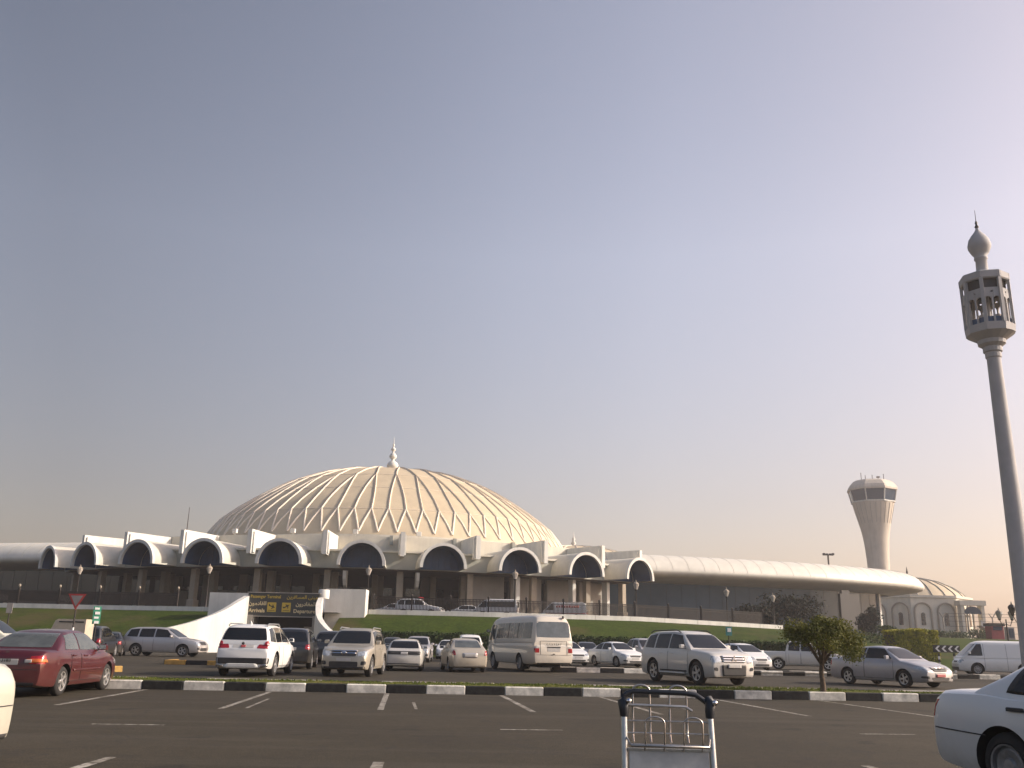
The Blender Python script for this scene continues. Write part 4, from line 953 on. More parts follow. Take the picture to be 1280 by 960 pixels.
def x_x5(t, s, bvh, part, P):
    x = -s['L'] / 2
    rails(t, s, bvh, part, P, 'galv')
    patch(t, bvh, 'B', [(-.86, .42), (.86, .42), (.88, .62), (-.88, .62)], 'trim', 'bumper_lower', .1, .02, nu=20)
    patch(t, bvh, 'B', [(-.60, .30), (.60, .30), (.50, .44), (-.50, .44)], 'white', 'skid_plate', .2, .035)
    patch(t, bvh, 'B', [(.60, .32), (.84, .34), (.84, .42), (.62, .40)], 'chrome', 'exhaust_tip', .6, .045, True)
    patch(t, bvh, 'B', [(.68, 1.02), (.88, 1.02), (.85, 1.19), (.72, 1.15)], 'lampred', 'tail_light_upper', .2, .012, True)
    patch(t, bvh, 'B', [(-.08, .955), (.08, .955), (.08, 1.035), (-.08, 1.035)], 'plate_red', 'plate_badge', 0, .018)
    MB().lathe([(0, 0), (.045, 0), (.05, .01), (0, .015)], 16).xf(Matrix.Translation((x - .005, 0, 1.09)) @ Matrix.Rotation(-PI / 2, 4, 'Y')).build('emblem', M['ink'], t, world=False)
    MB().tube([(-1.5, 0, s['H'] - .03), (-1.62, 0, s['H'] + .09)], .03, 6, radii=[.05, .015]).build('roof_aerial', P, t, world=False)
x5o = dict(r=.39, B=[('rear_window', 'glass', [(-.74, 1.20), (.74, 1.20), (.62, 1.60), (-.62, 1.60)], .12, 0), ('tail_light', 'lampred', [(.44, .93), (.91, .92), (.91, 1.05), (.50, 1.07)], .2, 1), ('number_plate', 'plate', [(-.34, .95), (.34, .95), (.34, 1.04), (-.34, 1.04)], 0, 0)])
vehicle('parked_suv', 'white luxury SUV seen squarely from behind, with red tail lights and black lower bumper', 'SUV', 'suv', 'white', -9.0, 34.6, 92, 4.85, 1.93, 1.75, extra=x_x5, over=x5o)
def x_tuc(t, s, bvh, part, P):
    rails(t, s, bvh, part, P, 'galv'); x = s['L'] / 2
    patch(t, bvh, 'F', [(-.43, .80), (.43, .80), (.43, .83), (-.43, .83)], 'chrome', 'grille_bar', 0, .02)
    patch(t, bvh, 'F', [(-.47, .88), (.47, .88), (.47, .905), (-.47, .905)], 'chrome', 'grille_bar', 0, .02)
    MB().lathe([(.035, 0), (.06, 0), (.06, .012), (.035, .012)], 20).xf(Matrix.Translation((x - .0, 0, .83)) @ Matrix.Rotation(PI / 2, 4, 'Y') @ Matrix.Diagonal((1, 1.6, 1, 1))).build('emblem', M['chrome'], t, world=False)
    patch(t, bvh, 'F', [(-.86, .30), (.86, .30), (.86, .36), (-.86, .36)], 'trim', 'bumper_lower', .05, .014, nu=18)
vehicle('parked_suv', 'champagne silver SUV facing the camera with round fog lamps, beside the white SUV', 'SUV', 'suv', 'silverbeige', -5.7, 36.0, -92, 4.33, 1.83, 1.72, extra=x_tuc)
def x_wag(t, s, bvh, part, P):
    patch(t, bvh, 'B', [(-.80, .70), (.80, .70), (.80, .84), (-.80, .84)], 'trim', 'rear_panel', .1, .012, nu=18)
    patch(t, bvh, 'B', [(-.15, .70), (.15, .70), (.15, .80), (-.15, .80)], 'plate', 'number_plate', 0, .02)
    patch(t, bvh, 'B', [(-.7, .30), (.7, .30), (.7, .335), (-.7, .335)], 'trim', 'bumper_seam', 0, .012)
wago = dict(roof=[(-2.15, .93), (-1.75, 1.30), (-1.5, 1.38), (-.9, 1.43), (-.2, 1.45), (.15, 1.435), (.42, 1.37), (1.22, .91)], B=[('rear_window', 'glass', [(-.64, 1.02), (.64, 1.02), (.54, 1.34), (-.54, 1.34)], .12, 0)],
    S=T['sedan']['S'] + [('side_window', 'glass', [(-1.85, 1.0), (-1.28, .99), (-1.1, 1.34), (-1.6, 1.30)], .06, 0)])
vehicle('parked_hatchback', 'white hatchback seen from behind with a full width black tail panel', 'hatchback', 'sedan', 'pearl', -4.6, 43.6, 94, 4.4, 1.69, 1.37, extra=x_wag, over=wago)
def x_beige(t, s, bvh, part, P):
    patch(t, bvh, 'B', [(-.33, .62), (.33, .62), (.33, .82), (-.33, .82)], 'silver', 'plate_panel', .2, .006)
    patch(t, bvh, 'B', [(-.27, .66), (.27, .66), (.27, .78), (-.27, .78)], 'plate', 'number_plate', 0, .014)
beo = dict(B=[('rear_window', 'glass_clear', [(-.60, 1.035), (.60, 1.035), (.50, 1.35), (-.50, 1.35)], .12, 0), ('tail_light', 'lampred', [(.62, .72), (.82, .72), (.80, .93), (.66, .91)], .2, 1)])
vehicle('parked_sedan', 'beige sedan seen from behind, parked just left of the ivory minibus', 'sedan', 'sedan', 'beige', -2.0, 43.6, 101, 4.5, 1.70, 1.45, extra=x_beige, over=beo)
def x_bus(t, s, bvh, part, P):
    x = -s['L'] / 2
    words(t, 'c o a s t e r', .17, (x - .012, 0, 1.265), (0, -1, 0), 'ink', 'lettering', sx=.95)
    patch(t, bvh, 'B', [(-.04, .80), (.04, .80), (.04, .84), (-.04, .84)], 'trim', 'handle', 0, .03)
    MB().box((x + .25, -.55, 2.47), (.12, .05, .12)).build('roof_lamp', M['trim'], t, world=False)
    MB().box((-2.3, 0, .34), (1.6, .9, .24)).build('axle_box', M['well'], t, world=False)
    for view in 'LR': 
        for xx in (-1.28, 0.02): patch(t, bvh, view, [(xx - .015, 1.52), (xx + .015, 1.52), (xx + .015, 2.2), (xx - .015, 2.2)], 'trim', 'window_bar', 0, .014, nu=1)
vehicle('minibus', 'ivory minibus seen from behind with a wide rear window and small red tail lights', 'minibus', 'bus', 'bus', 1.0, 46.9, 110, extra=x_bus, wheel='steel')
def x_paj(t, s, bvh, part, P):
    rails(t, s, bvh, part, P); x = s['L'] / 2; kz = s['H'] / 1.75
    patch(t, bvh, 'F', [(-.47, .33), (.47, .33), (.50, .70), (-.50, .70)], 'trim', 'bull_bumper', .08, .03, nu=16, nv=8)
    patch(t, bvh, 'F', [(-.27, .60), (.27, .60), (.27, .71), (-.27, .71)], 'plate', 'number_plate', 0, .05)
    for zz in (.80, .88, .96): patch(t, bvh, 'F', [(-.47, zz), (.47, zz), (.47, zz + .035), (-.47, zz + .035)], 'chrome', 'grille_bar', 0, .025, nu=14)
    em = MB()
    for a in (90, 210, 330):
        c = Vector((math.cos(R_(a)) * .065, math.sin(R_(a)) * .065)); d = c.normalized(); n = Vector((-d.y, d.x))
        p = [c - d * .06, c + n * .035, c + d * .06, c - n * .035]; em.prism([(q.x, q.y) for q in p], 0, .02)
    em.xf(frame((0, 1, 0), (0, 0, 1), Vector((x + .03, 0, .895)))).build('emblem', M['chrome'], t, world=False)
    for v in 'LR': 
        patch(t, bvh, v, [(-.9, .42), (.9, .42), (.9, .47), (-.9, .47)], 'trim', 'side_moulding', 0, .02)
    for sg in (-1, 1): MB().tube([(-.85, sg * (s['W'] / 2 + .04), .36), (.85, sg * (s['W'] / 2 + .04), .36)], .045, 8).build('side_step', M['galv'], t, world=False)
pao = dict(pf=.10, pr=.08, deck=[(-2.35, .8), (-2.33, 1.05), (-2.24, 1.10), (.7, 1.10), (1.0, 1.14), (1.6, 1.10), (2.1, 1.04), (2.27, .96), (2.33, .84), (2.35, .7)], r=.40, F=[('windscreen', 'glass', [(-.72, 1.17), (.72, 1.17), (.61, 1.62), (-.61, 1.62)], .12, 0), ('headlight', 'headlamp', [(.54, .70), (.90, .74), (.86, .93), (.52, .91)], .25, 1),
       ('grille', 'trim', [(-.48, .74), (.48, .74), (.50, .94), (-.50, .94)], .1, 0), ('fog_lamp', 'trim', [(.64, .46), (.80, .48), (.80, .58), (.66, .58)], .8, 1)])
vehicle('parked_suv', 'big pearl white SUV angled to the right behind the luggage trolley, chrome barred grille', 'SUV', 'suv', 'pearl', 7.0, 35.4, -68, 4.9, 1.88, 1.86, extra=x_paj, over=pao)
def x_cor(t, s, bvh, part, P):
    x = s['L'] / 2
    patch(t, bvh, 'F', [(-.36, .60), (.36, .60), (.42, .70), (-.42, .70)], 'trim', 'grille_mesh', .3, .012)
    patch(t, bvh, 'F', [(-.40, .70), (.40, .70), (.42, .725), (-.42, .725)], 'chrome', 'grille_bar', 0, .02)
    MB().lathe([(.03, 0), (.055, 0), (.055, .012), (.03, .012)], 20).xf(Matrix.Translation((x - .02, 0, .69)) @ Matrix.Rotation(PI / 2, 4, 'Y') @ Matrix.Diagonal((1, 1.5, 1, 1))).build('emblem', M['chrome'], t, world=False)
    patch(t, bvh, 'F', [(-.24, .40), (.24, .40), (.24, .50), (-.24, .50)], 'plate_red', 'plate_field', 0, .03)
vehicle('parked_sedan', 'grey silver sedan angled towards the right, half behind the small island tree', 'sedan', 'sedan', 'greysilver', 14.75, 36.7, -62, 4.5, 1.76, 1.47, extra=x_cor)
vehicle('panel_van', 'plain white panel van turning on the road before the chevron board', 'van', 'van', 'white', 29.4, 57.0, 170, 4.7, 1.7, 1.98, wheel='cover')
vehicle('pickup_truck', 'white crew cab pickup seen from the side through the small tree', 'pickup', 'pickup', 'pearl', 18.8, 60.5, -18, 5.1, 1.76, 1.8)
vehicle('parked_hatchback', 'small white hatchback nosing out just right of the big pearl SUV', 'hatchback', 'hatch', 'white', 14.0, 56.0, -72, 3.75, 1.69, 1.53, wheel='cover')
vehicle('parked_sedan', 'white sedan facing the kerb left of the big pearl SUV, whole car in view', 'sedan', 'sedan', 'white', 6.8, 59.0, -64, 4.39, 1.69, 1.48, wheel='cover')
vehicle('parked_sedan', 'white sedan with its nose showing just right of the ivory minibus', 'sedan', 'sedan', 'white', 3.7, 59.5, -72, 4.4, 1.7, 1.46)
vehicle('parked_sedan', 'dark grey car roof showing between the two white sedans right of the minibus', 'sedan', 'sedan', 'dkgrey', 5.7, 68, -85, 4.5, 1.7, 1.46, low=True)
vehicle('pickup_truck', 'white pickup cab with dark glass behind the white sedan left of the pearl SUV', 'pickup', 'pickup', 'silver', 9.2, 64.0, -70, 5.0, 1.76, 1.76, low=True)
vehicle('parked_suv', 'black SUV seen from behind, tucked beside the white luxury SUV', 'SUV', 'suv', 'black', -9.55, 43.0, 97, 4.7, 1.86, 1.74)
vehicle('parked_suv', 'black SUV with its tailgate half hidden by the champagne SUV', 'SUV', 'suv', 'black', -9.4, 51.6, 96, 4.7, 1.86, 1.72)
vehicle('parked_sedan', 'grey sedan with dark bumper facing the camera behind the white hatchback', 'sedan', 'suv', 'silver', -5.6, 60.5, -89, 4.4, 1.75, 1.58, low=True)
vehicle('parked_sedan', 'small white sedan showing far back between the grey car and the beige sedan', 'sedan', 'sedan', 'white', -4.4, 72, -90, 4.4, 1.7, 1.4, low=True)
vehicle('parked_sedan', 'dark car with only its long roof showing above the white hatchback', 'sedan', 'sedan', 'black', -8.4, 70, 95, 4.5, 1.72, 1.52, low=True)
vehicle('parked_suv', 'white SUV with dark rear window rising behind the beige sedan', 'SUV', 'suv', 'white', -2.6, 64.5, 96, 4.6, 1.8, 1.76, low=True)
vehicle('parked_suv', 'silver SUV seen side on in front of the sunlit curved underpass wall', 'SUV', 'suv', 'silver', -21.9, 61, -4, 5.1, 1.9, 1.8)
vehicle('parked_suv', 'black boxy SUV seen from behind, just right of the maroon sedan roof', 'SUV', 'suv', 'black', -23.6, 54.5, 100, 4.6, 1.8, 1.75, low=True)
vehicle('parked_sedan', 'dark grey sedan between the boxy black SUV and the side on silver SUV', 'sedan', 'sedan', 'dkgrey', -25.0, 60.0, 108, 4.6, 1.75, 1.46, low=True)
vehicle('parked_suv', 'white SUV whose cabin shows above the maroon sedan at the left frame edge', 'SUV', 'suv', 'whitec', -20.9, 38.0, 5, 4.6, 1.8, 1.86, low=True)
# --- on the terrace road behind the railing
def x_pol(t, s, bvh, part, P):
    mb = MB().box((.1, 0, s['H'] + .08), (.28, 1.2, .14), 0, 0, .04); mb.build('light_bar', M['lampred'], t, world=False)
vehicle('patrol_suv', 'white patrol SUV with a red light bar on the terrace road before the arches', 'SUV', 'suv', 'white', -8.9, 95.5, -12, 4.9, 1.9, 1.85, z=TZ, extra=x_pol, low=True)
vehicle('parked_sedan', 'white sedan on the terrace road, just left of the patrol SUV', 'sedan', 'sedan', 'white', -11.6, 97.0, 170, 4.4, 1.7, 1.4, z=TZ, low=True)
vehicle('minivan', 'white minivan on the terrace road above the ivory minibus', 'minivan', 'van', 'white', -1.1, 95.0, 172, 4.5, 1.75, 1.95, z=TZ, low=True, over=dict(S=T['van']['S'] + [('side_window', 'glass', [(-2.1, 1.15), (.9, 1.15), (.9, 1.72), (-2.05, 1.72)], .06, 0)]))
vehicle('parked_sedan', 'white car half hidden between the patrol SUV and the minivan on the terrace', 'sedan', 'sedan', 'white', -4.3, 97.5, 175, 4.3, 1.7, 1.4, z=TZ, low=True)
def x_amb(t, s, bvh, part, P):
    for v in 'LR':
        for i in range(9):
            x = -1.55 + i * .27; patch(t, bvh, v, [(x, 1.38), (x + .19, 1.38), (x + .19, 1.62 - .05 * (i % 3)), (x, 1.62)], 'signred', 'lettering', 0, .014, nu=1, nv=2)
        patch(t, bvh, v, [(-2.2, .74), (1.9, .74), (1.9, .84), (-2.2, .84)], 'signred', 'side_stripe', 0, .012, nu=20, nv=1)
vehicle('service_van', 'white van with red lettering on its side behind the right hand railing', 'van', 'van', 'white', 6.0, 99.5, 176, 4.9, 1.75, 2.0, z=TZ, extra=x_amb, low=True)
vehicle('minivan', 'white van whose roof shows above the dark underpass sign board', 'van', 'van', 'white', -18.2, 96.0, 4, 4.8, 1.75, 2.0, z=TZ, low=True)
vehicle('parked_sedan', 'car glinting in the sun on the far left terrace road', 'sedan', 'sedan', 'beige', -60.5, 112, 15, 4.4, 1.7, 1.42, z=TZ, low=True)
# ------------------------------------------------------------------ domed rotunda at the far right
QX, QY = 80.5, 187
rot = thing('domed_rotunda', 'small octagonal cream building with a ribbed dome beyond the end of the glass wing', 'rotunda', (QX, QY, 3.4))
A8 = [R_(22.5 + 45 * k) for k in range(8)]
MB().lathe([(11.2, 3.2), (11.2, 11.0), (11.45, 11.05), (11.45, 11.5), (10.6, 11.55)], 8, (QX, QY, 0), a0=R_(22.5), a1=R_(382.5), smooth=False).build('wall', M['cream'], rot)
prof = [(10.2, 11.5), (9.6, 12.2), (8.0, 13.4), (5.6, 14.5), (2.8, 15.2), (0, 15.4)]
dm = MB().lathe(prof, 48, (QX, QY, 0)).build('dome', M['dome'], rot)
mb = MB()
for k in range(24):
    a = 2 * PI * k / 24; mb.tube([(QX + r * math.cos(a), QY + r * math.sin(a), z + .05) for r, z in prof], .13, 5)
mb.build('rib_lattice', M['seam'], dm)
MB().lathe([(.25, 15.3), (.35, 15.8), (.1, 16.1), (.2, 16.5), (.03, 17.6), (0, 17.7)], 10, (QX, QY, 0)).build('finial', M['metal_dark'], dm)
ap = 11.2 * math.cos(R_(22.5))
def arch_poly(w_, h, n=10):
    return [(-w_ / 2, 0)] + [(-w_ / 2 * math.cos(PI * i / n), h - w_ / 2 + w_ / 2 * math.sin(PI * i / n)) for i in range(n + 1)] + [(w_ / 2, 0)]
def on_face(poly, ang, off, z, d, dx=0):
    nrm = Vector((math.cos(ang), math.sin(ang), 0)); rt = Vector((-math.sin(ang), math.cos(ang), 0)); o = Vector((QX, QY, z)) + nrm * (ap + off) + rt * dx
    mb = MB().prism(poly, 0, d); return mb.xf(frame(rt, (0, 0, 1), o))
for k, ang in enumerate((R_(-90), R_(-45), R_(-135))):
    for dx in (-2.2, 2.2):
        fr = MB(); po, pi_ = arch_poly(3.4, 5.2), arch_poly(2.9, 4.95); n = len(po)
        fr.add([(x, y, 0) for x, y in po] + [(x, y, .25) for x, y in po] + [(x, y, .25) for x, y in pi_] + [(x, y, 0) for x, y in pi_], [[a * n + i, a * n + i + 1, ((a + 1) % 4) * n + i + 1, ((a + 1) % 4) * n + i] for a in range(4) for i in range(n - 1)])
        nrm = Vector((math.cos(ang), math.sin(ang), 0)); rt = Vector((-math.sin(ang), math.cos(ang), 0))
        fr.xf(frame(rt, (0, 0, 1), Vector((QX, QY, 5.0)) + nrm * (ap + .02) + rt * dx)); fr.build('blind_arch', M['stone'], rot)
        on_face(arch_poly(.75, 2.3), ang, .02, 6.0, .12, dx).build('window', M['dkglass'], rot)
# entrance porch with a blue lunette and a flight of steps
px_, py_ = 86.6, 175.0
pr = MB()
for dx in (-1.9, 1.9): pr.box((px_ + dx, py_, 6.6), (.55, 1.6, 6.4))
pr.box((px_, py_, 10.1), (4.9, 2.2, .9)).build('porch', M['cream'], rot)
lun = [(-1.62 * math.cos(PI * i / 12), 1.4 * math.sin(PI * i / 12)) for i in range(13)]
MB().prism(lun, 0, .15).xf(frame((1, 0, 0), (0, 0, 1), Vector((px_, py_ - .6, 8.1)))).build('lunette', M['towerglass'], rot)
st = MB()
for i in range(14): st.box((px_ + .2 + i * .28, py_ - 2.4, 5.9 - i * .2), (.3, 1.8, .22 + .0))
st.build('steps', M['stone'], rot)
MB().add([(px_ - .1, py_ - 3.35, 6.0), (px_ + 4.1, py_ - 3.35, 3.2), (px_ + 4.1, py_ - 3.35, 4.1), (px_ - .1, py_ - 3.35, 7.0), (px_ - .1, py_ - 3.5, 6.0), (px_ + 4.1, py_ - 3.5, 3.2), (px_ + 4.1, py_ - 3.5, 4.1), (px_ - .1, py_ - 3.5, 7.0)],
         [[0, 1, 2, 3], [7, 6, 5, 4], [0, 4, 5, 1], [3, 2, 6, 7], [1, 5, 6, 2], [0, 3, 7, 4]]).build('stair_wall', M['white'], rot)

# ------------------------------------------------------------------ minaret style light mast
MX, MY = 24.95, 45.0
ms = thing('light_mast', 'tall concrete lighting mast shaped like a minaret with an onion finial', 'light mast', (MX, MY, 0))
MB().lathe([(.62, 0), (.62, .5), (.50, .6), (.47, 3), (.40, 9), (.335, 15.3), (.335, 15.5)], 24, (MX, MY, 0), smooth=True).build('pole', M['minaret'], ms, sharp=40)
MB().lathe([(.335, 15.4), (.42, 15.5), (.42, 15.75), (.50, 15.8), (.50, 16.05), (.72, 16.2), (.74, 16.4), (1.25, 16.72)], 16, (MX, MY, 0), smooth=False).build('corbel', M['minaret'], ms)
a8 = R_(10)
def oct_(prof, name, mt, par_=None): return MB().lathe(prof, 8, (MX, MY, 0), 0, a8, a8 + 2 * PI, False).build(name, mt, par_ or ms)
oct_([(.3, 16.68), (1.30, 16.72), (1.34, 17.22), (1.22, 17.24), (1.20, 17.12), (.3, 17.1)], 'gallery_floor', M['minaret'])
oct_([(1.17, 17.24), (1.17, 17.62), (1.12, 17.62), (1.12, 17.24)], 'parapet', M['bluevault'])
lat = MB()
for k in range(8):
    a = a8 + 2 * PI * k / 8; c, s_ = math.cos(a), math.sin(a)
    lat.box((MX + 1.25 * c, MY + 1.25 * s_, 18.95), (.16, .2, 3.5), a)
    b = a8 + 2 * PI * (k + 1) / 8; p0 = Vector((MX + 1.22 * c, MY + 1.22 * s_, 0)); p1 = Vector((MX + 1.22 * math.cos(b), MY + 1.22 * math.sin(b), 0)); am = (a + b) / 2 + PI / 2
    mid = p0.lerp(p1, .5); lat.box((mid.x, mid.y, 18.25), (.09, .1, 2.0), am)
    L = (p1 - p0).length; nrm = Vector((math.cos((a + b) / 2), math.sin((a + b) / 2), 0)); rt = (p1 - p0).normalized()
    for f in (.25, .75):   # pierced arch heads
        q = p0.lerp(p1, f); w2 = L * .25 - .06; n = 10; zs = 18.75
        top_ = [(-w2 - .03, .62), (w2 + .03, .62)]; arc = [(w2 * math.cos(PI * i / n), w2 * 1.25 * math.sin(PI * i / n)) for i in range(n + 1)]
        for i in range(n):
            x0, y0 = arc[i]; x1_, y1 = arc[i + 1]; poly = [(x0, y0), (x0, .62), (x1_, .62), (x1_, y1)]
            if abs(x0 - x1_) < 1e-4: continue
            m2 = MB().prism(poly, -.05, .05).xf(frame(rt, (0, 0, 1), Vector((q.x, q.y, zs)))); lat.add(m2.v, m2.f)
lat.build('arcade', M['minaret'], ms)
oct_([(1.26, 19.36), (1.26, 19.58), (1.1, 19.58), (1.1, 19.36)], 'ring_beam', M['minaret'])
oct_([(1.1, 19.5), (1.1, 20.3)], 'louvre', M['metal_dark'])
oct_([(1.1, 20.25), (1.3, 20.22), (1.36, 20.3), (1.36, 20.72), (1.26, 20.8), (.4, 20.95)], 'cornice', M['minaret'])
MB().lathe([(.17, 17.1), (.17, 20.3)], 12, (MX, MY, 0)).build('core', M['minaret'], ms)
for k in range(4):
    a = R_(30 + 90 * k); MB().box((MX + .55 * math.cos(a), MY + .55 * math.sin(a), 17.75), (.38, .3, .45), a, 0, .05).build('lamp', M['lampglass'], ms)
MB().lathe([(.36, 20.9), (.30, 21.0), (.28, 21.45), (.33, 21.5), (.33, 21.62), (.28, 21.66), (.42, 21.85), (.56, 22.15), (.575, 22.35), (.50, 22.65), (.34, 22.9), (.18, 23.1), (.09, 23.25), (.07, 23.35)], 24, (MX, MY, 0)).build('onion_finial', M['minaret'], ms)
MB().lathe([(.05, 23.3), (.12, 23.42), (.05, 23.55), (.08, 23.65), (.02, 23.8), (.012, 24.4), (0, 24.42)], 10, (MX, MY, 0)).build('spike', M['metal_dark'], ms)

for ch in list(ms.children):     # proportions of the lantern stage
    nm = ch.name.split('.')[0]
    for v in ch.data.vertices:
        if nm in ('gallery_floor', 'parapet', 'arcade', 'ring_beam', 'louvre', 'cornice', 'core', 'lamp'):
            v.co.x *= .90; v.co.y *= .90; v.co.z = 17.25 + (v.co.z - 16.72) * .80
        elif nm == 'corbel': v.co.x *= .92; v.co.y *= .92; v.co.z += .52
        elif nm == 'pole' and v.co.z > 15: v.co.z += .5
        elif nm == 'onion_finial' and v.co.z < 21.05: v.co.z -= .35
# ------------------------------------------------------------------ trees, hedges, shrubs
def leaves(mb, c, rad, n, size, flat=.35, jit=.18, shell=.55):
    for _ in range(n):
        while True:
            p = Vector((random.uniform(-1, 1), random.uniform(-1, 1), random.uniform(-1, 1)))
            if p.length <= 1 and (p.length > shell or random.random() < .3): break
        q = Vector((c[0] + p.x * rad[0], c[1] + p.y * rad[1], c[2] + p.z * rad[2])) + Vector([random.gauss(0, jit) * r for r in rad])
        nrm = (p + Vector((random.gauss(0, .6), random.gauss(0, .6), random.gauss(0, .6) + flat))).normalized()
        a = nrm.orthogonal().normalized(); b = nrm.cross(a); th = random.uniform(0, 2 * PI); u = a * math.cos(th) + b * math.sin(th); v = nrm.cross(u)
        s = size * random.uniform(.6, 1.4)
        mb.add([q - u * s, q - v * s * .45 + nrm * s * .12, q + u * s, q + v * s * .45 + nrm * s * .12], [[0, 1, 2, 3]])
tc = gnd(1029, 866, .18)
tr = thing('island_tree', 'small spreading tree on the island in front of the grey silver sedan', 'tree', (tc.x, tc.y, .15))
tk = MB(); rnd = random.Random(3)
tk.tube([(tc.x, tc.y, .1), (tc.x + .01, tc.y, .4), (tc.x - .015, tc.y, .7), (tc.x + .02, tc.y, .95)], .06, 10, radii=[.085, .068, .06, .055])
limbs = []
for k in range(9):
    a = 2 * PI * k / 9 + rnd.uniform(-.3, .3); r = rnd.uniform(.5, .85); z = rnd.uniform(1.3, 1.95)
    p0 = Vector((tc.x + .02, tc.y, .88)); p2 = Vector((tc.x + r * math.cos(a), tc.y + r * math.sin(a), z)); p1 = p0.lerp(p2, .5) + Vector((0, 0, .12))
    tk.tube([p0, p1, p2], .03, 7, radii=[.042, .028, .01]); limbs.append(p2)
tk.build('trunk', M['bark'], tr)
cr = MB()
for p in limbs: leaves(cr, (p.x, p.y, p.z - .02), (.34, .34, .25), 320, .036)
for k in range(26):
    a = rnd.uniform(0, 2 * PI); r = rnd.uniform(0, .98) ** .7 * .9; z = 2.02 - .62 * (r / .95) ** 2 + rnd.uniform(-.25, .08)
    leaves(cr, (tc.x + .1 + r * math.cos(a), tc.y + r * math.sin(a), z), (.27, .27, .17), 240, .036)
for k in range(9):
    a = rnd.uniform(-PI / 2, PI / 2); r = rnd.uniform(.6, .95); leaves(cr, (tc.x + .1 + r * math.cos(a), tc.y + r * math.sin(a), rnd.uniform(1.1, 1.45)), (.22, .22, .16), 120, .034)
cr.build('crown', M['tree'], tr, fix=False)
def hedge(name, label, cat, x0, x1, yfn, d, zfn, h, n, mt, size=.09, group=None, par_core=True):
    t = thing(name, label, cat, (x0, yfn(x0), zfn(x0)), 0, group); mb = MB()
    core = MB(); K = max(2, int((x1 - x0) / .8)); vs = []
    for i in range(K + 1):
        x = x0 + .12 + (x1 - x0 - .24) * i / K; y = yfn(x); z = zfn(x)
        vs += [(x, y - d / 2 + .1, z - .3), (x, y - d / 2 + .12, z + h - .12), (x, y + d / 2 - .12, z + h - .12), (x, y + d / 2 - .1, z - .3)]
    core.add(vs, [[4 * i + k, 4 * i + 4 + k, 4 * i + 4 + (k + 1) % 4, 4 * i + (k + 1) % 4] for i in range(K) for k in range(4)] + [[0, 1, 2, 3], [4 * K + 3, 4 * K + 2, 4 * K + 1, 4 * K]])
    core.build('stems', M['bark'] if mt != 'hedge' else M['hedge'], t)
    for _ in range(n):
        x = random.uniform(x0, x1); y0 = yfn(x); z0 = zfn(x); f = random.random(); bulge = .12 * noise.noise((x * .9, 3, 1)) + .06 * noise.noise((x * 3, 1, 7))
        if f < .5: p = Vector((x, y0 - d / 2 + random.uniform(-.06, .1) - bulge, z0 + random.uniform(-.05, h))); nr = Vector((0, -1, .3))
        elif f < .85: p = Vector((x, y0 + random.uniform(-d / 2, d / 2), z0 + h + random.uniform(-.12, .07) + bulge)); nr = Vector((0, 0, 1))
        else: p = Vector((random.choice((x0, x1)) + random.uniform(-.1, .1), y0 + random.uniform(-d / 2, d / 2), z0 + random.uniform(0, h))); nr = Vector((1, 0, .2))
        nr = (nr + Vector((random.gauss(0, .6), random.gauss(0, .6), random.gauss(0, .6)))).normalized(); a = nr.orthogonal().normalized(); b = nr.cross(a); s = size * random.uniform(.6, 1.4)
        mb.add([p - a * s, p - b * s * .6, p + a * s, p + b * s * .6], [[0, 1, 2, 3]])
    mb.build('foliage', M[mt], t, fix=False)
    return t
hedge('clipped_hedge', 'long dark clipped hedge along the foot of the grass bank', 'hedge', -13.6, 23.5, lambda x: yf(x) + 1.6, 1.5, lambda x: bank_z(x, yf(x) + 1.6), 1.55, 9000, 'hedge', .12)
hedge('golden_hedge', 'square clipped yellow green hedge block behind the silver sedan roof', 'hedge', 30.5, 34.0, lambda x: 75.5, 2.4, lambda x: bank_z(x, 75.5) - .05, 2.25, 6200, 'hedge_gold', .085)
def shrub(name, label, cat, x, y, z, r, h, mt, n=900, group=None, size=.1):
    t = thing(name, label, cat, (x, y, z), 0, group); MB().tube([(x, y, z - .2), (x, y, z + h * .6)], .06, 6).build('trunk', M['bark'], t); c = MB()
    for k in range(7):
        a = 2 * PI * k / 7; leaves(c, (x + r * .5 * math.cos(a), y + r * .5 * math.sin(a), z + h * random.uniform(.3, .75)), (r * .6, r * .6, h * .3), n // 7, size)
    c.build('crown', M[mt], t, fix=False)
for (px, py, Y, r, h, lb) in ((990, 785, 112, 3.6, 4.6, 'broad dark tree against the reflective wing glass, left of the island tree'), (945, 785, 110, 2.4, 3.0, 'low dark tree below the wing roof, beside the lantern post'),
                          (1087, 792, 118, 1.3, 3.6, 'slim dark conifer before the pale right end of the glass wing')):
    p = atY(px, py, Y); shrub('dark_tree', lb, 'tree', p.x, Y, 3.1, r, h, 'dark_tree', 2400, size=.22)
for (px, Y, r, h, lb) in ((1108, 108, 1.0, 1.1, 'small round bush at the foot of the white wing pier'), (1172, 140, 1.6, 1.6, 'low green bush before the rotunda steps, left one'), (1196, 142, 1.8, 1.5, 'low green bush before the rotunda steps, right one'),
                     (1222, 150, 1.6, 2.0, 'rounded bush left of the red kiosk'), (1233, 152, 1.2, 1.4, 'small bush touching the red kiosk')):
    p = atY(px, 800, Y); shrub('bush', lb, 'bush', p.x, Y, 3.0, r, h, 'hedge', 700, size=.16)
p = atY(1083, 797, 92)
t = thing('ring_hedge', 'low ring of clipped hedge on the lawn behind the island tree', 'hedge', (p.x, 92, bank_z(p.x, 92))); c = MB()
for k in range(60):
    a = 2 * PI * k / 60; x, y = p.x + 3.0 * math.cos(a), 92 + 4.5 * math.sin(a); leaves(c, (x, y, bank_z(x, y) + .25), (.4, .4, .28), 40, .11)
c.build('foliage', M['hedge'], t, fix=False)

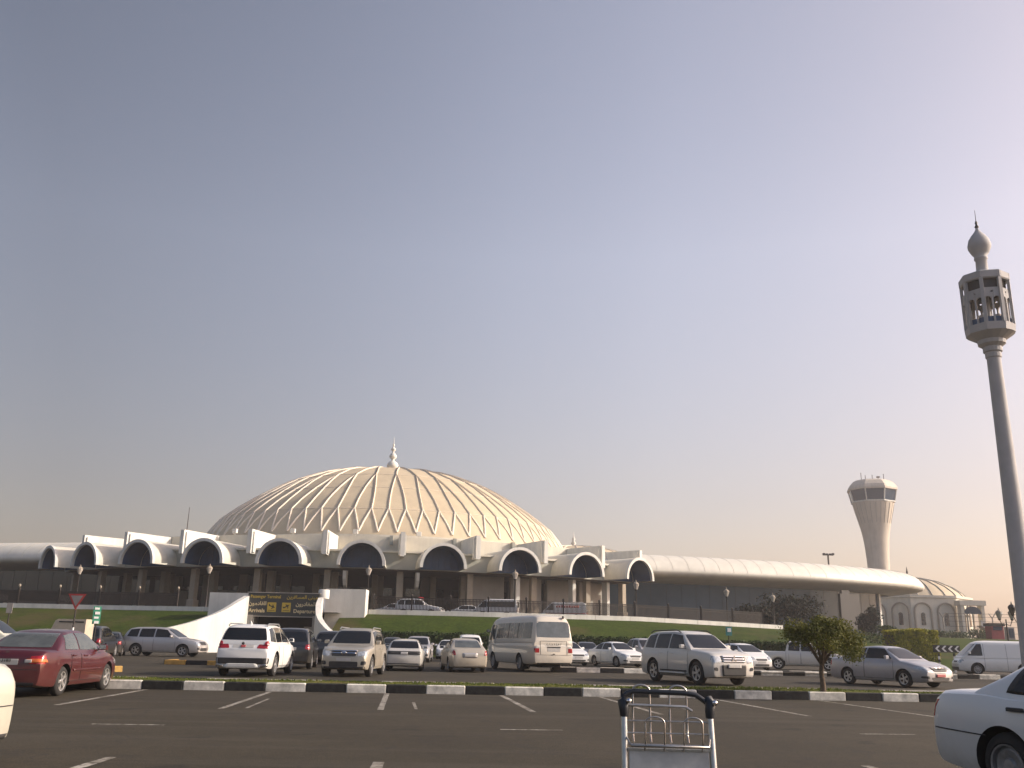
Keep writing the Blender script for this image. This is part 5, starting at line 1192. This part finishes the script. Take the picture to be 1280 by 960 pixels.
# ------------------------------------------------------------------ underpass
up = thing('underpass_portal', 'pale underpass portal with white side blocks below the terrace', 'portal', (-20, 84, 0))
MB().box((-25.35, 87.4, 2.65), (4.3, 1.8, 5.1), 0).build('side_block', M['white'], up)
MB().box((-14.95, 87.4, 2.9), (3.7, 1.8, 5.7), 0).build('side_block', M['white'], up)
MB().box((-22.9, 84.6, 1.6), (.6, 1.6, 3.2)).build('jamb', M['greywall'], up); MB().box((-17.05, 84.6, 1.6), (.5, 1.6, 3.2)).build('jamb', M['greywall'], up)
MB().box((-20, 84.9, 4.1), (5.5, 1.4, 1.9)).build('lintel', M['greywall'], up)
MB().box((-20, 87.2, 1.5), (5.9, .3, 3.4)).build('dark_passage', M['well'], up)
MB().box((-18.2, 86.9, 1.2), (.9, .2, 2.2)).build('door', M['greywall'], up)
MB().lathe([(.5, 0), (.5, .75), (.45, .8), (0, .8)], 20, (-16.6, 84.6, 4.75)).build('round_cap', M['white'], up)
def flare(path, label, th=.45):
    P = catmull([(x, y) for x, y, z in path], 8); K = len(P) - 1; zs = [smooth_prof([(i / (len(path) - 1), z) for i, (_, _, z) in enumerate(path)], i / K, .08) for i in range(K + 1)]
    vs = []
    for i in range(K + 1):
        tg = (P[min(i + 1, K)] - P[max(i - 1, 0)]).normalized(); n = Vector((-tg.y, tg.x, 0)) * th / 2
        vs += [P[i] - n + Vector((0, 0, -.2)), P[i] - n + Vector((0, 0, zs[i])), P[i] + n + Vector((0, 0, zs[i])), P[i] + n + Vector((0, 0, -.2))]
    mb = MB().add(vs, [[4 * i + k, 4 * i + 4 + k, 4 * i + 4 + (k + 1) % 4, 4 * i + (k + 1) % 4] for i in range(K) for k in range(4)] + [[0, 1, 2, 3], [4 * K + 3, 4 * K + 2, 4 * K + 1, 4 * K]], 0, True)
    o = mb.build('retaining_wall', M['white'], None, sharp=40); tag(o, label, 'wall')
flare([(-23.3, 84.0, 4.95), (-23.5, 81.8, 4.35), (-24.3, 79.4, 3.3), (-26.0, 77.0, 2.3), (-28.6, 74.6, 1.45), (-31.0, 73.2, .8)], 'sunlit white retaining wall sweeping down left of the underpass sign')
flare([(-16.7, 83.9, 4.9), (-16.5, 82.0, 4.1), (-15.9, 80.0, 3.0), (-14.6, 77.8, 2.0), (-12.6, 76.0, 1.1)], 'white retaining wall curling down right of the underpass sign')
sg_ = thing('underpass_sign', 'wide dark sign board over the underpass with yellow arrival and departure squares', 'sign', (-20, 83.9, 3.15))
MB().box((-20, 83.95, 4.13), (6.4, .22, 2.02), 0, 0, .02).build('board', M['signblack'], sg_)
MB().box((-20, 83.93, 5.16), (6.5, .3, .07)).build('frame_edge', M['greywall'], sg_); MB().box((-20, 83.93, 3.1), (6.5, .3, .07)).build('frame_edge', M['greywall'], sg_)
def sgn(body, size, x, z, mk, sx=1.): 
    mb = text_mesh(body, size, sx=sx, bold=.022); mb.xf(frame((1, 0, 0), (0, 0, 1), Vector((x, 83.83, z)))); return mb.build('lettering', M[mk], sg_, fix=False)
AR_ARR = '\ufee5\ufeee\ufee3\ufea9\ufe8e\ufed8\ufedf\ufe8d'
AR_DEP = '\ufee5\ufeed\ufead\ufea9\ufe8e\ufed0\ufee4\ufedf\ufe8d'
AR_TER = '\ufee6\ufef3\ufeae\ufed3\ufe8e\ufeb4\ufee4\ufedf\ufe8d \ufef0\ufee8\ufe92\ufee3'
sgn('Passenger Terminal', .40, -21.62, 4.80, 'signyellow', .86); sgn(AR_TER, .42, -18.35, 4.80, 'signyellow', 1.05)
sgn(AR_ARR, .46, -22.3, 4.2, 'signcream'); sgn('Arrivals', .46, -22.33, 3.58, 'signcream')
sgn(AR_DEP, .46, -18.0, 4.2, 'signcream'); sgn('Departures', .46, -18.0, 3.58, 'signcream')
plane_ = [(-.26, -.03), (.1, -.03), (.02, -.2), (.09, -.2), (.2, -.03), (.3, -.01), (.32, .03), (.2, .06), (.06, .2), (-.0, .2), (.06, .06), (-.18, .06), (-.24, .14), (-.3, .14)]
for x, an in ((-21.02, -.35), (-19.72, .5)):
    q = MB().box((x, 83.83, 3.9), (.78, .03, .82)).build('pictogram_square', M['signyellow'], sg_)
    MB().prism([(a * math.cos(an) - b * math.sin(an), a * math.sin(an) + b * math.cos(an)) for a, b in plane_], 0, .015).xf(frame((1, 0, 0), (0, 0, 1), Vector((x, 83.812, 3.95)))).build('aeroplane_symbol', M['ink'], q)
    MB().box((x, 83.805, 3.62), (.55, .015, .04)).build('runway_bar', M['ink'], q)

# ------------------------------------------------------------------ lamps, signs and other street furniture
def lantern(name, label, x, y, z, ztop, group='lantern posts along the terrace', heads=1, dark=False):
    t = thing(name, label, 'street lamp', (x, y, z), 0, group)
    MB().lathe([(.17, 0), (.17, .35), (.09, .5), (.07, .9), (.05, ztop - z - .75), (.08, ztop - z - .7)], 10, (x, y, z)).build('pole', M['metal_dark'], t)
    offs = [(0, 0)] if heads == 1 else [(-.55, 0), (.55, 0)]
    for dx, _ in offs:
        if dx: MB().tube([(x, y, ztop - 1.1), (x + dx * .6, y, ztop - 1.25), (x + dx, y, ztop - .75)], .035, 6).build('arm', M['metal_dark'], t)
        g = MB().lathe([(.12, -.68), (.3, -.2), (.26, -.12)], 8, (x + dx, y, ztop), smooth=False).build('lantern', M['lampglass'] if not dark else M['metal_dark'], t)
        MB().lathe([(.34, -.14), (.2, .02), (.06, .1), (.05, .2), (.015, .3), (0, .36)], 8, (x + dx, y, ztop), smooth=False).build('cap', M['metal_dark'] if dark else M['stone'], g)
        MB().lathe([(.14, -.7), (.16, -.66), (.06, -.8)], 8, (x + dx, y, ztop)).build('collar', M['metal_dark'], g)
for px, py, Y, lb in ((100, 712, 95, 'lantern post above the give way sign on the left terrace'), (262, 711, 93, 'lantern post in front of the fourth dark arch from the left'), (461, 713, 93, 'lantern post in front of the central dark arch'),
                      (644, 718, 94, 'lantern post above the ivory minibus'), (795, 731, 96, 'lantern post below the rightmost dark arch'), (908, 740, 99, 'lantern post before the dark middle of the wing glass'), (966, 747, 103, 'lantern post at the right end of the bronze railing')):
    p = atY(px, py, Y); lantern('lantern_post', lb, p.x, Y, TZ if px < 900 else 3.2, p.z + .2)
p = atY(1256, 764, 82); lantern('lantern_post', 'pale headed double lantern post behind the white panel van', p.x, 82, bank_z(p.x, 82), p.z, 'lantern posts by the lawn', 2)
p = atY(1273, 757, 74); lantern('lantern_post', 'black double lantern post close beside the tall mast', p.x, 74, bank_z(p.x, 74), p.z, 'lantern posts by the lawn', 2, True)
p = atY(1244, 795, 130)
kk = thing('kiosk', 'small red kiosk with a dark flat roof far off by the lamp posts', 'kiosk', (p.x, 130, 3.0))
MB().box((p.x, 130, 3.9), (1.7, 1.7, 1.8)).build('wall', M['kiosk'], kk); MB().box((p.x, 130, 5.0), (2.0, 2.0, .4)).build('roof', M['metal_dark'], kk); MB().box((p.x, 129.1, 4.5), (1.2, .1, .5)).build('window', M['towerglass'], kk)
tk_ = atY(1262, 790, 140)
bx = thing('cabinet', 'grey utility cabinet standing right of the red kiosk', 'cabinet', (tk_.x, 140, 3.0)); MB().box((tk_.x, 140, 4.0), (1.1, .9, 2.0), 0, 0, .05).build('case', M['signback'], bx); MB().box((tk_.x, 139.5, 4.1), (.7, .06, 1.3)).build('door', M['towerglass'], bx)
fx = []
for px in (1180, 1211, 1242, 1276):
    p = atY(px, 786, 150); fx.append(p.x)
pf = thing('security_fence', 'wire fence on Y shaped posts between the rotunda and the mast', 'fence', (fx[0], 150, 3))
for x in fx:
    q = MB().tube([(x, 150, 2.6), (x, 150, 6.6)], .09, 6); q.tube([(x, 150, 6.5), (x - .5, 150, 7.3)], .07, 6); q.tube([(x, 150, 6.5), (x + .5, 150, 7.3)], .07, 6); q.build('post', M['concrete'], pf)
for z in (7.2, 6.7, 6.0, 5.2, 4.2): MB().tube([(fx[0], 150, z), (fx[-1], 150, z)], .025, 4).build('wire', M['metal_dark'], pf)
p = atY(1035, 694, 205); fm = thing('floodlight_mast', 'distant floodlight mast poking above the wing roof', 'light mast', (p.x, 205, 3))
MB().tube([(p.x, 205, 2), (p.x, 205, p.z)], .2, 8).build('pole', M['metal_dark'], fm)
for dx in (-1.0, -.35, .35, 1.0): MB().box((p.x + dx, 204.7, p.z + .1 + .15 * abs(dx)), (.55, .5, .4), 0, 0, .08).build('floodlight', M['metal_dark'], fm)
MB().tube([(p.x - 1.2, 205, p.z), (p.x + 1.2, 205, p.z)], .08, 6).build('crossbar', M['metal_dark'], fm)
p = atY(237, 634, 175); q = MB().tube([(p.x, 175, 3), (p.x, 175, 14), (p.x, 175, p.z)], .1, 6, radii=[.22, .16, .05]).build('radio_mast', M['metal_dark']); tag(q, 'thin radio mast rising left of the big dome', 'mast')
# give way sign
p = atY(96, 749, 42); gs = thing('give_way_sign', 'red edged give way triangle on a pole behind the maroon sedan', 'road sign', (p.x, 42, 0))
MB().tube([(p.x, 42.04, 0), (p.x, 42.04, p.z + .2)], .035, 8).build('pole', M['metal_dark'], gs)
MB().tube([(p.x, 42.04, .9), (p.x, 42.04, 1.55)], .05, 8).build('pole_sleeve', M['signwhite'], gs); MB().tube([(p.x, 42.04, .1), (p.x, 42.04, .9)], .13, 10).build('pole_guard', M['signback'], gs)
def tri(s, y0): return [(-s, y0 + s * .58), (s, y0 + s * .58), (0, y0 - s * 1.15)]
q = MB().prism(tri(.40, 0), 0, .02).xf(frame((1, 0, 0), (0, 0, 1), Vector((p.x, 42, p.z)))).build('triangle', M['signred'], gs)
MB().prism(tri(.27, 0), 0, .006).xf(frame((1, 0, 0), (0, 0, 1), Vector((p.x, 41.978, p.z)))).build('field', M['signback'], q)
# beige cabinet with a sloping side
p = atY(92, 774, 50); cb = thing('concrete_cabinet', 'beige concrete cabinet with a sloping left side behind the give way sign', 'cabinet', (p.x, 50, 0))
MB().prism([(-1.5, 0), (.9, 0), (.9, p.z), (-.55, p.z), (-.7, p.z - .08)], 0, 1.0).xf(frame((1, 0, 0), (0, 0, 1), Vector((p.x, 50.5, 0)))).build('case', M['beige'], cb)
MB().box((p.x + .15, 49.49, p.z - .14), (1.3, .03, .06)).build('slot', M['trim'], cb)
# small pole signs
def pole_sign(name, label, px, py, Y, w_, h, mk, ang, extra=None):
    p = atY(px, py, Y); t = thing(name, label, 'sign', (p.x, Y, 0)); MB().tube([(p.x, Y + .05, 0), (p.x, Y + .05, p.z + h / 2)], .03, 8).build('pole', M['metal_dark'], t)
    b = MB().box((p.x, Y, p.z), (w_, .03, h), ang).build('board', M[mk], t); 
    if extra: extra(t, b, p, Y)
    return t
def ex_green(t, b, p, Y):
    for k in range(4): MB().box((p.x - .0 + .04 * (k % 2), Y - .03, p.z + .32 - k * .22), (.22, .02, .1 + .03 * (k % 2)), .5).build('white_mark', M['signwhite'], b)
pole_sign('pole_sign', 'narrow green and white sign right of the give way triangle', 121, 769, 47, .36, .85, 'signgreen', .5, ex_green)
def ex_teal(t, b, p, Y): MB().box((p.x + .02, Y - .025, p.z + .06), (.2, .02, .2), .1).build('white_mark', M['signwhite'], b)
pole_sign('pole_sign', 'small teal sign on a pole right of the pearl SUV', 911, 789, 52, .34, .46, 'signteal', .1, ex_teal)
pole_sign('pole_sign', 'grey back of a small sign above the white SUV at the left frame edge', 12, 760, 44, .26, .46, 'signback', .1)
# chevron board by the bend
p = atY(1183, 811, 62); ch = thing('chevron_board', 'black and white chevron board pointing left in front of the white panel van', 'road sign', (p.x, 62, .1))
z_ = p.z; MB().box((p.x, 62, z_), (1.75, .06, .46), .0).build('board', M['ink'], ch)
for k in range(4):
    x = p.x - .62 + k * .42; poly = [(-.13, 0), (.06, .19), (.2, .19), (.01, 0), (.2, -.19), (.06, -.19)]
    MB().prism(poly, 0, .012).xf(frame((1, 0, 0), (0, 0, 1), Vector((x, 61.965, z_)))).build('chevron', M['signwhite'], ch)
for dx in (-.5, .5):
    o = None
    for i in range(6):
        q = MB().box((p.x + dx, 62.08, .1 + i * .2), (.1, .1, .2)).build('post' if o is None else 'post_band', M['ink'] if i % 2 else M['signwhite'], ch if o is None else o)
        o = o or q
# left terrace: boards on stands and a low grey wall
for px, lb in ((4, 'beige tilted board on a stand at the left frame edge of the terrace'), (84, 'beige tilted board on a stand left of the lantern post')):
    p = atY(px, 731, 112); t = thing('tilted_board', lb, 'board', (p.x, 112, TZ)); MB().box((p.x + .25, 112, TZ + .75), (.28, .3, 1.5)).build('stand', M['beige'], t)
    MB().prism([(-.75, .45), (.75, .2), (.75, -.35), (-.4, -.3)], 0, .35).xf(frame((1, 0, 0), (0, 0, 1), Vector((p.x, 112.1, TZ + 1.75)))).build('panel', M['beige'], t)
a_, b_ = atY(22, 736, 120), atY(84, 736, 120)
q = MB().box(((a_.x - 20 + b_.x) / 2, 120, 4.35), (b_.x - a_.x + 20, .4, 1.6)).build('boundary_wall', M['greywall']); tag(q, 'low grey wall on the far left terrace behind the glinting car', 'wall')

# ------------------------------------------------------------------ luggage trolley
LX, LY = 1.035, 6.2
lt = thing('luggage_trolley', 'empty airport luggage trolley with black handle and wire basket in the foreground', 'luggage trolley', (LX, LY, 0), R_(-3))
def loc(mb, nm, mk, par_=None, sharp=None): return mb.build(nm, M[mk], par_ or lt, world=False, sharp=sharp)
def lean(z): return -.20 * (1.0 - z)     # the frame leans away from the viewer at the top
for sx_ in (-1, 1):
    fr = MB(); fr.tube([(sx_ * .272, lean(.93), .93), (sx_ * .275, lean(.6), .6), (sx_ * .28, lean(.25), .25), (sx_ * .28, lean(.25) + .10, .16), (sx_ * .28, .75, .14)], .021, 12); loc(fr, 'frame_tube', 'galv')
hb = MB().tube([(-.275, lean(.97), .975), (-.25, lean(1), 1.0), (-.21, lean(1.01), 1.012), (.12, lean(1.01), 1.008), (.19, lean(1), .998), (.24, lean(.98), .965), (.272, lean(.95), .94)], .0165, 12)
h_ = loc(hb, 'handle', 'grip')
for sx_ in (-1, 1):
    loc(MB().tube([(sx_ * .272, lean(.9) - .004, .86), (sx_ * .272, lean(.9) - .006, .90), (sx_ * .279, lean(.95) - .012, .955), (sx_ * .270, lean(.98), .985)], .03, 12, radii=[.026, .031, .034, .022]), 'grip', 'grip', h_)
    loc(MB().lathe([(0, 0), (.017, 0), (.017, .02), (0, .024)], 12).xf(Matrix.Translation((sx_ * .272 + .03, lean(.95) - .03, .955)) @ Matrix.Rotation(PI / 2, 4, 'X')), 'bolt', 'chrome', h_)
bk = MB()
def U(x0, x1, zt_, zb, y, fwd, r=.0055):
    n = 8; rad = (x1 - x0) / 2; cx_ = (x0 + x1) / 2; pts = [(x0, y + fwd, zb - .02), (x0, y + fwd * .3, zb + .02), (x0, y, zb + .06)]
    pts += [(cx_ - rad * math.cos(PI * i / n), y, zt_ - rad * .62 + rad * .62 * math.sin(PI * i / n)) for i in range(n + 1)]
    pts += [(x1, y, zb + .06), (x1, y + fwd * .3, zb + .02), (x1, y + fwd, zb - .02)]
    bk.tube(pts, r, 8)
U(-.215, -.105, 1.052, .73, lean(.9) + .02, -.05, .007); U(.02, .13, 1.052, .73, lean(.9) + .02, -.05, .007)
U(-.15, -.03, .87, .69, -.15, .05); U(.09, .205, .87, .69, -.15, .05)
for z, y in ((.835, -.02), (.765, -.05)): bk.tube([(-.26, y, z), (.26, y, z)], .005, 8)
bk.tube([(-.25, lean(.9), .93), (.12, lean(.9), .925), (.16, lean(.9), .90)], .010, 8)
bk.tube([(-.262, lean(.85), .85), (-.262, -.06, .74), (-.24, -.16, .70), (.24, -.16, .70), (.262, -.06, .74), (.262, lean(.85), .85)], .008, 8)
for y in (-.13, -.10, -.07): bk.tube([(-.25, y, .70 - .0), (.25, y, .70)], .004, 6)
loc(bk, 'wire_basket', 'wire')
bd = MB().box((0, lean(.42) - .01, .42), (.50, .012, .50), 0, 0, .004); bd.xf(Matrix.Translation((0, 0, 0)))
for i, v in enumerate(bd.v): bd.v[i] = Vector((v.x, v.y + (v.z - .42) * .2, v.z))
b_o = loc(bd, 'back_board', 'board')
loc(MB().box((0, lean(.665) - .012, .672), (.51, .02, .012)), 'board_edge', 'galv', b_o)
dk = MB().box((0, .28, .15), (.52, .95, .02)); loc(dk, 'deck', 'board')
for sx_ in (-.26, .26): loc(MB().lathe([(0, -.02), (.07, -.02), (.08, 0), (.07, .02), (0, .02)], 18).xf(Matrix.Translation((sx_, -.12, .08)) @ Matrix.Rotation(PI / 2, 4, 'Y')), 'wheel', 'tyre')
loc(MB().lathe([(0, -.02), (.06, -.02), (.07, 0), (.06, .02), (0, .02)], 18).xf(Matrix.Translation((0, .7, .07)) @ Matrix.Rotation(PI / 2, 4, 'Y')), 'wheel', 'tyre')
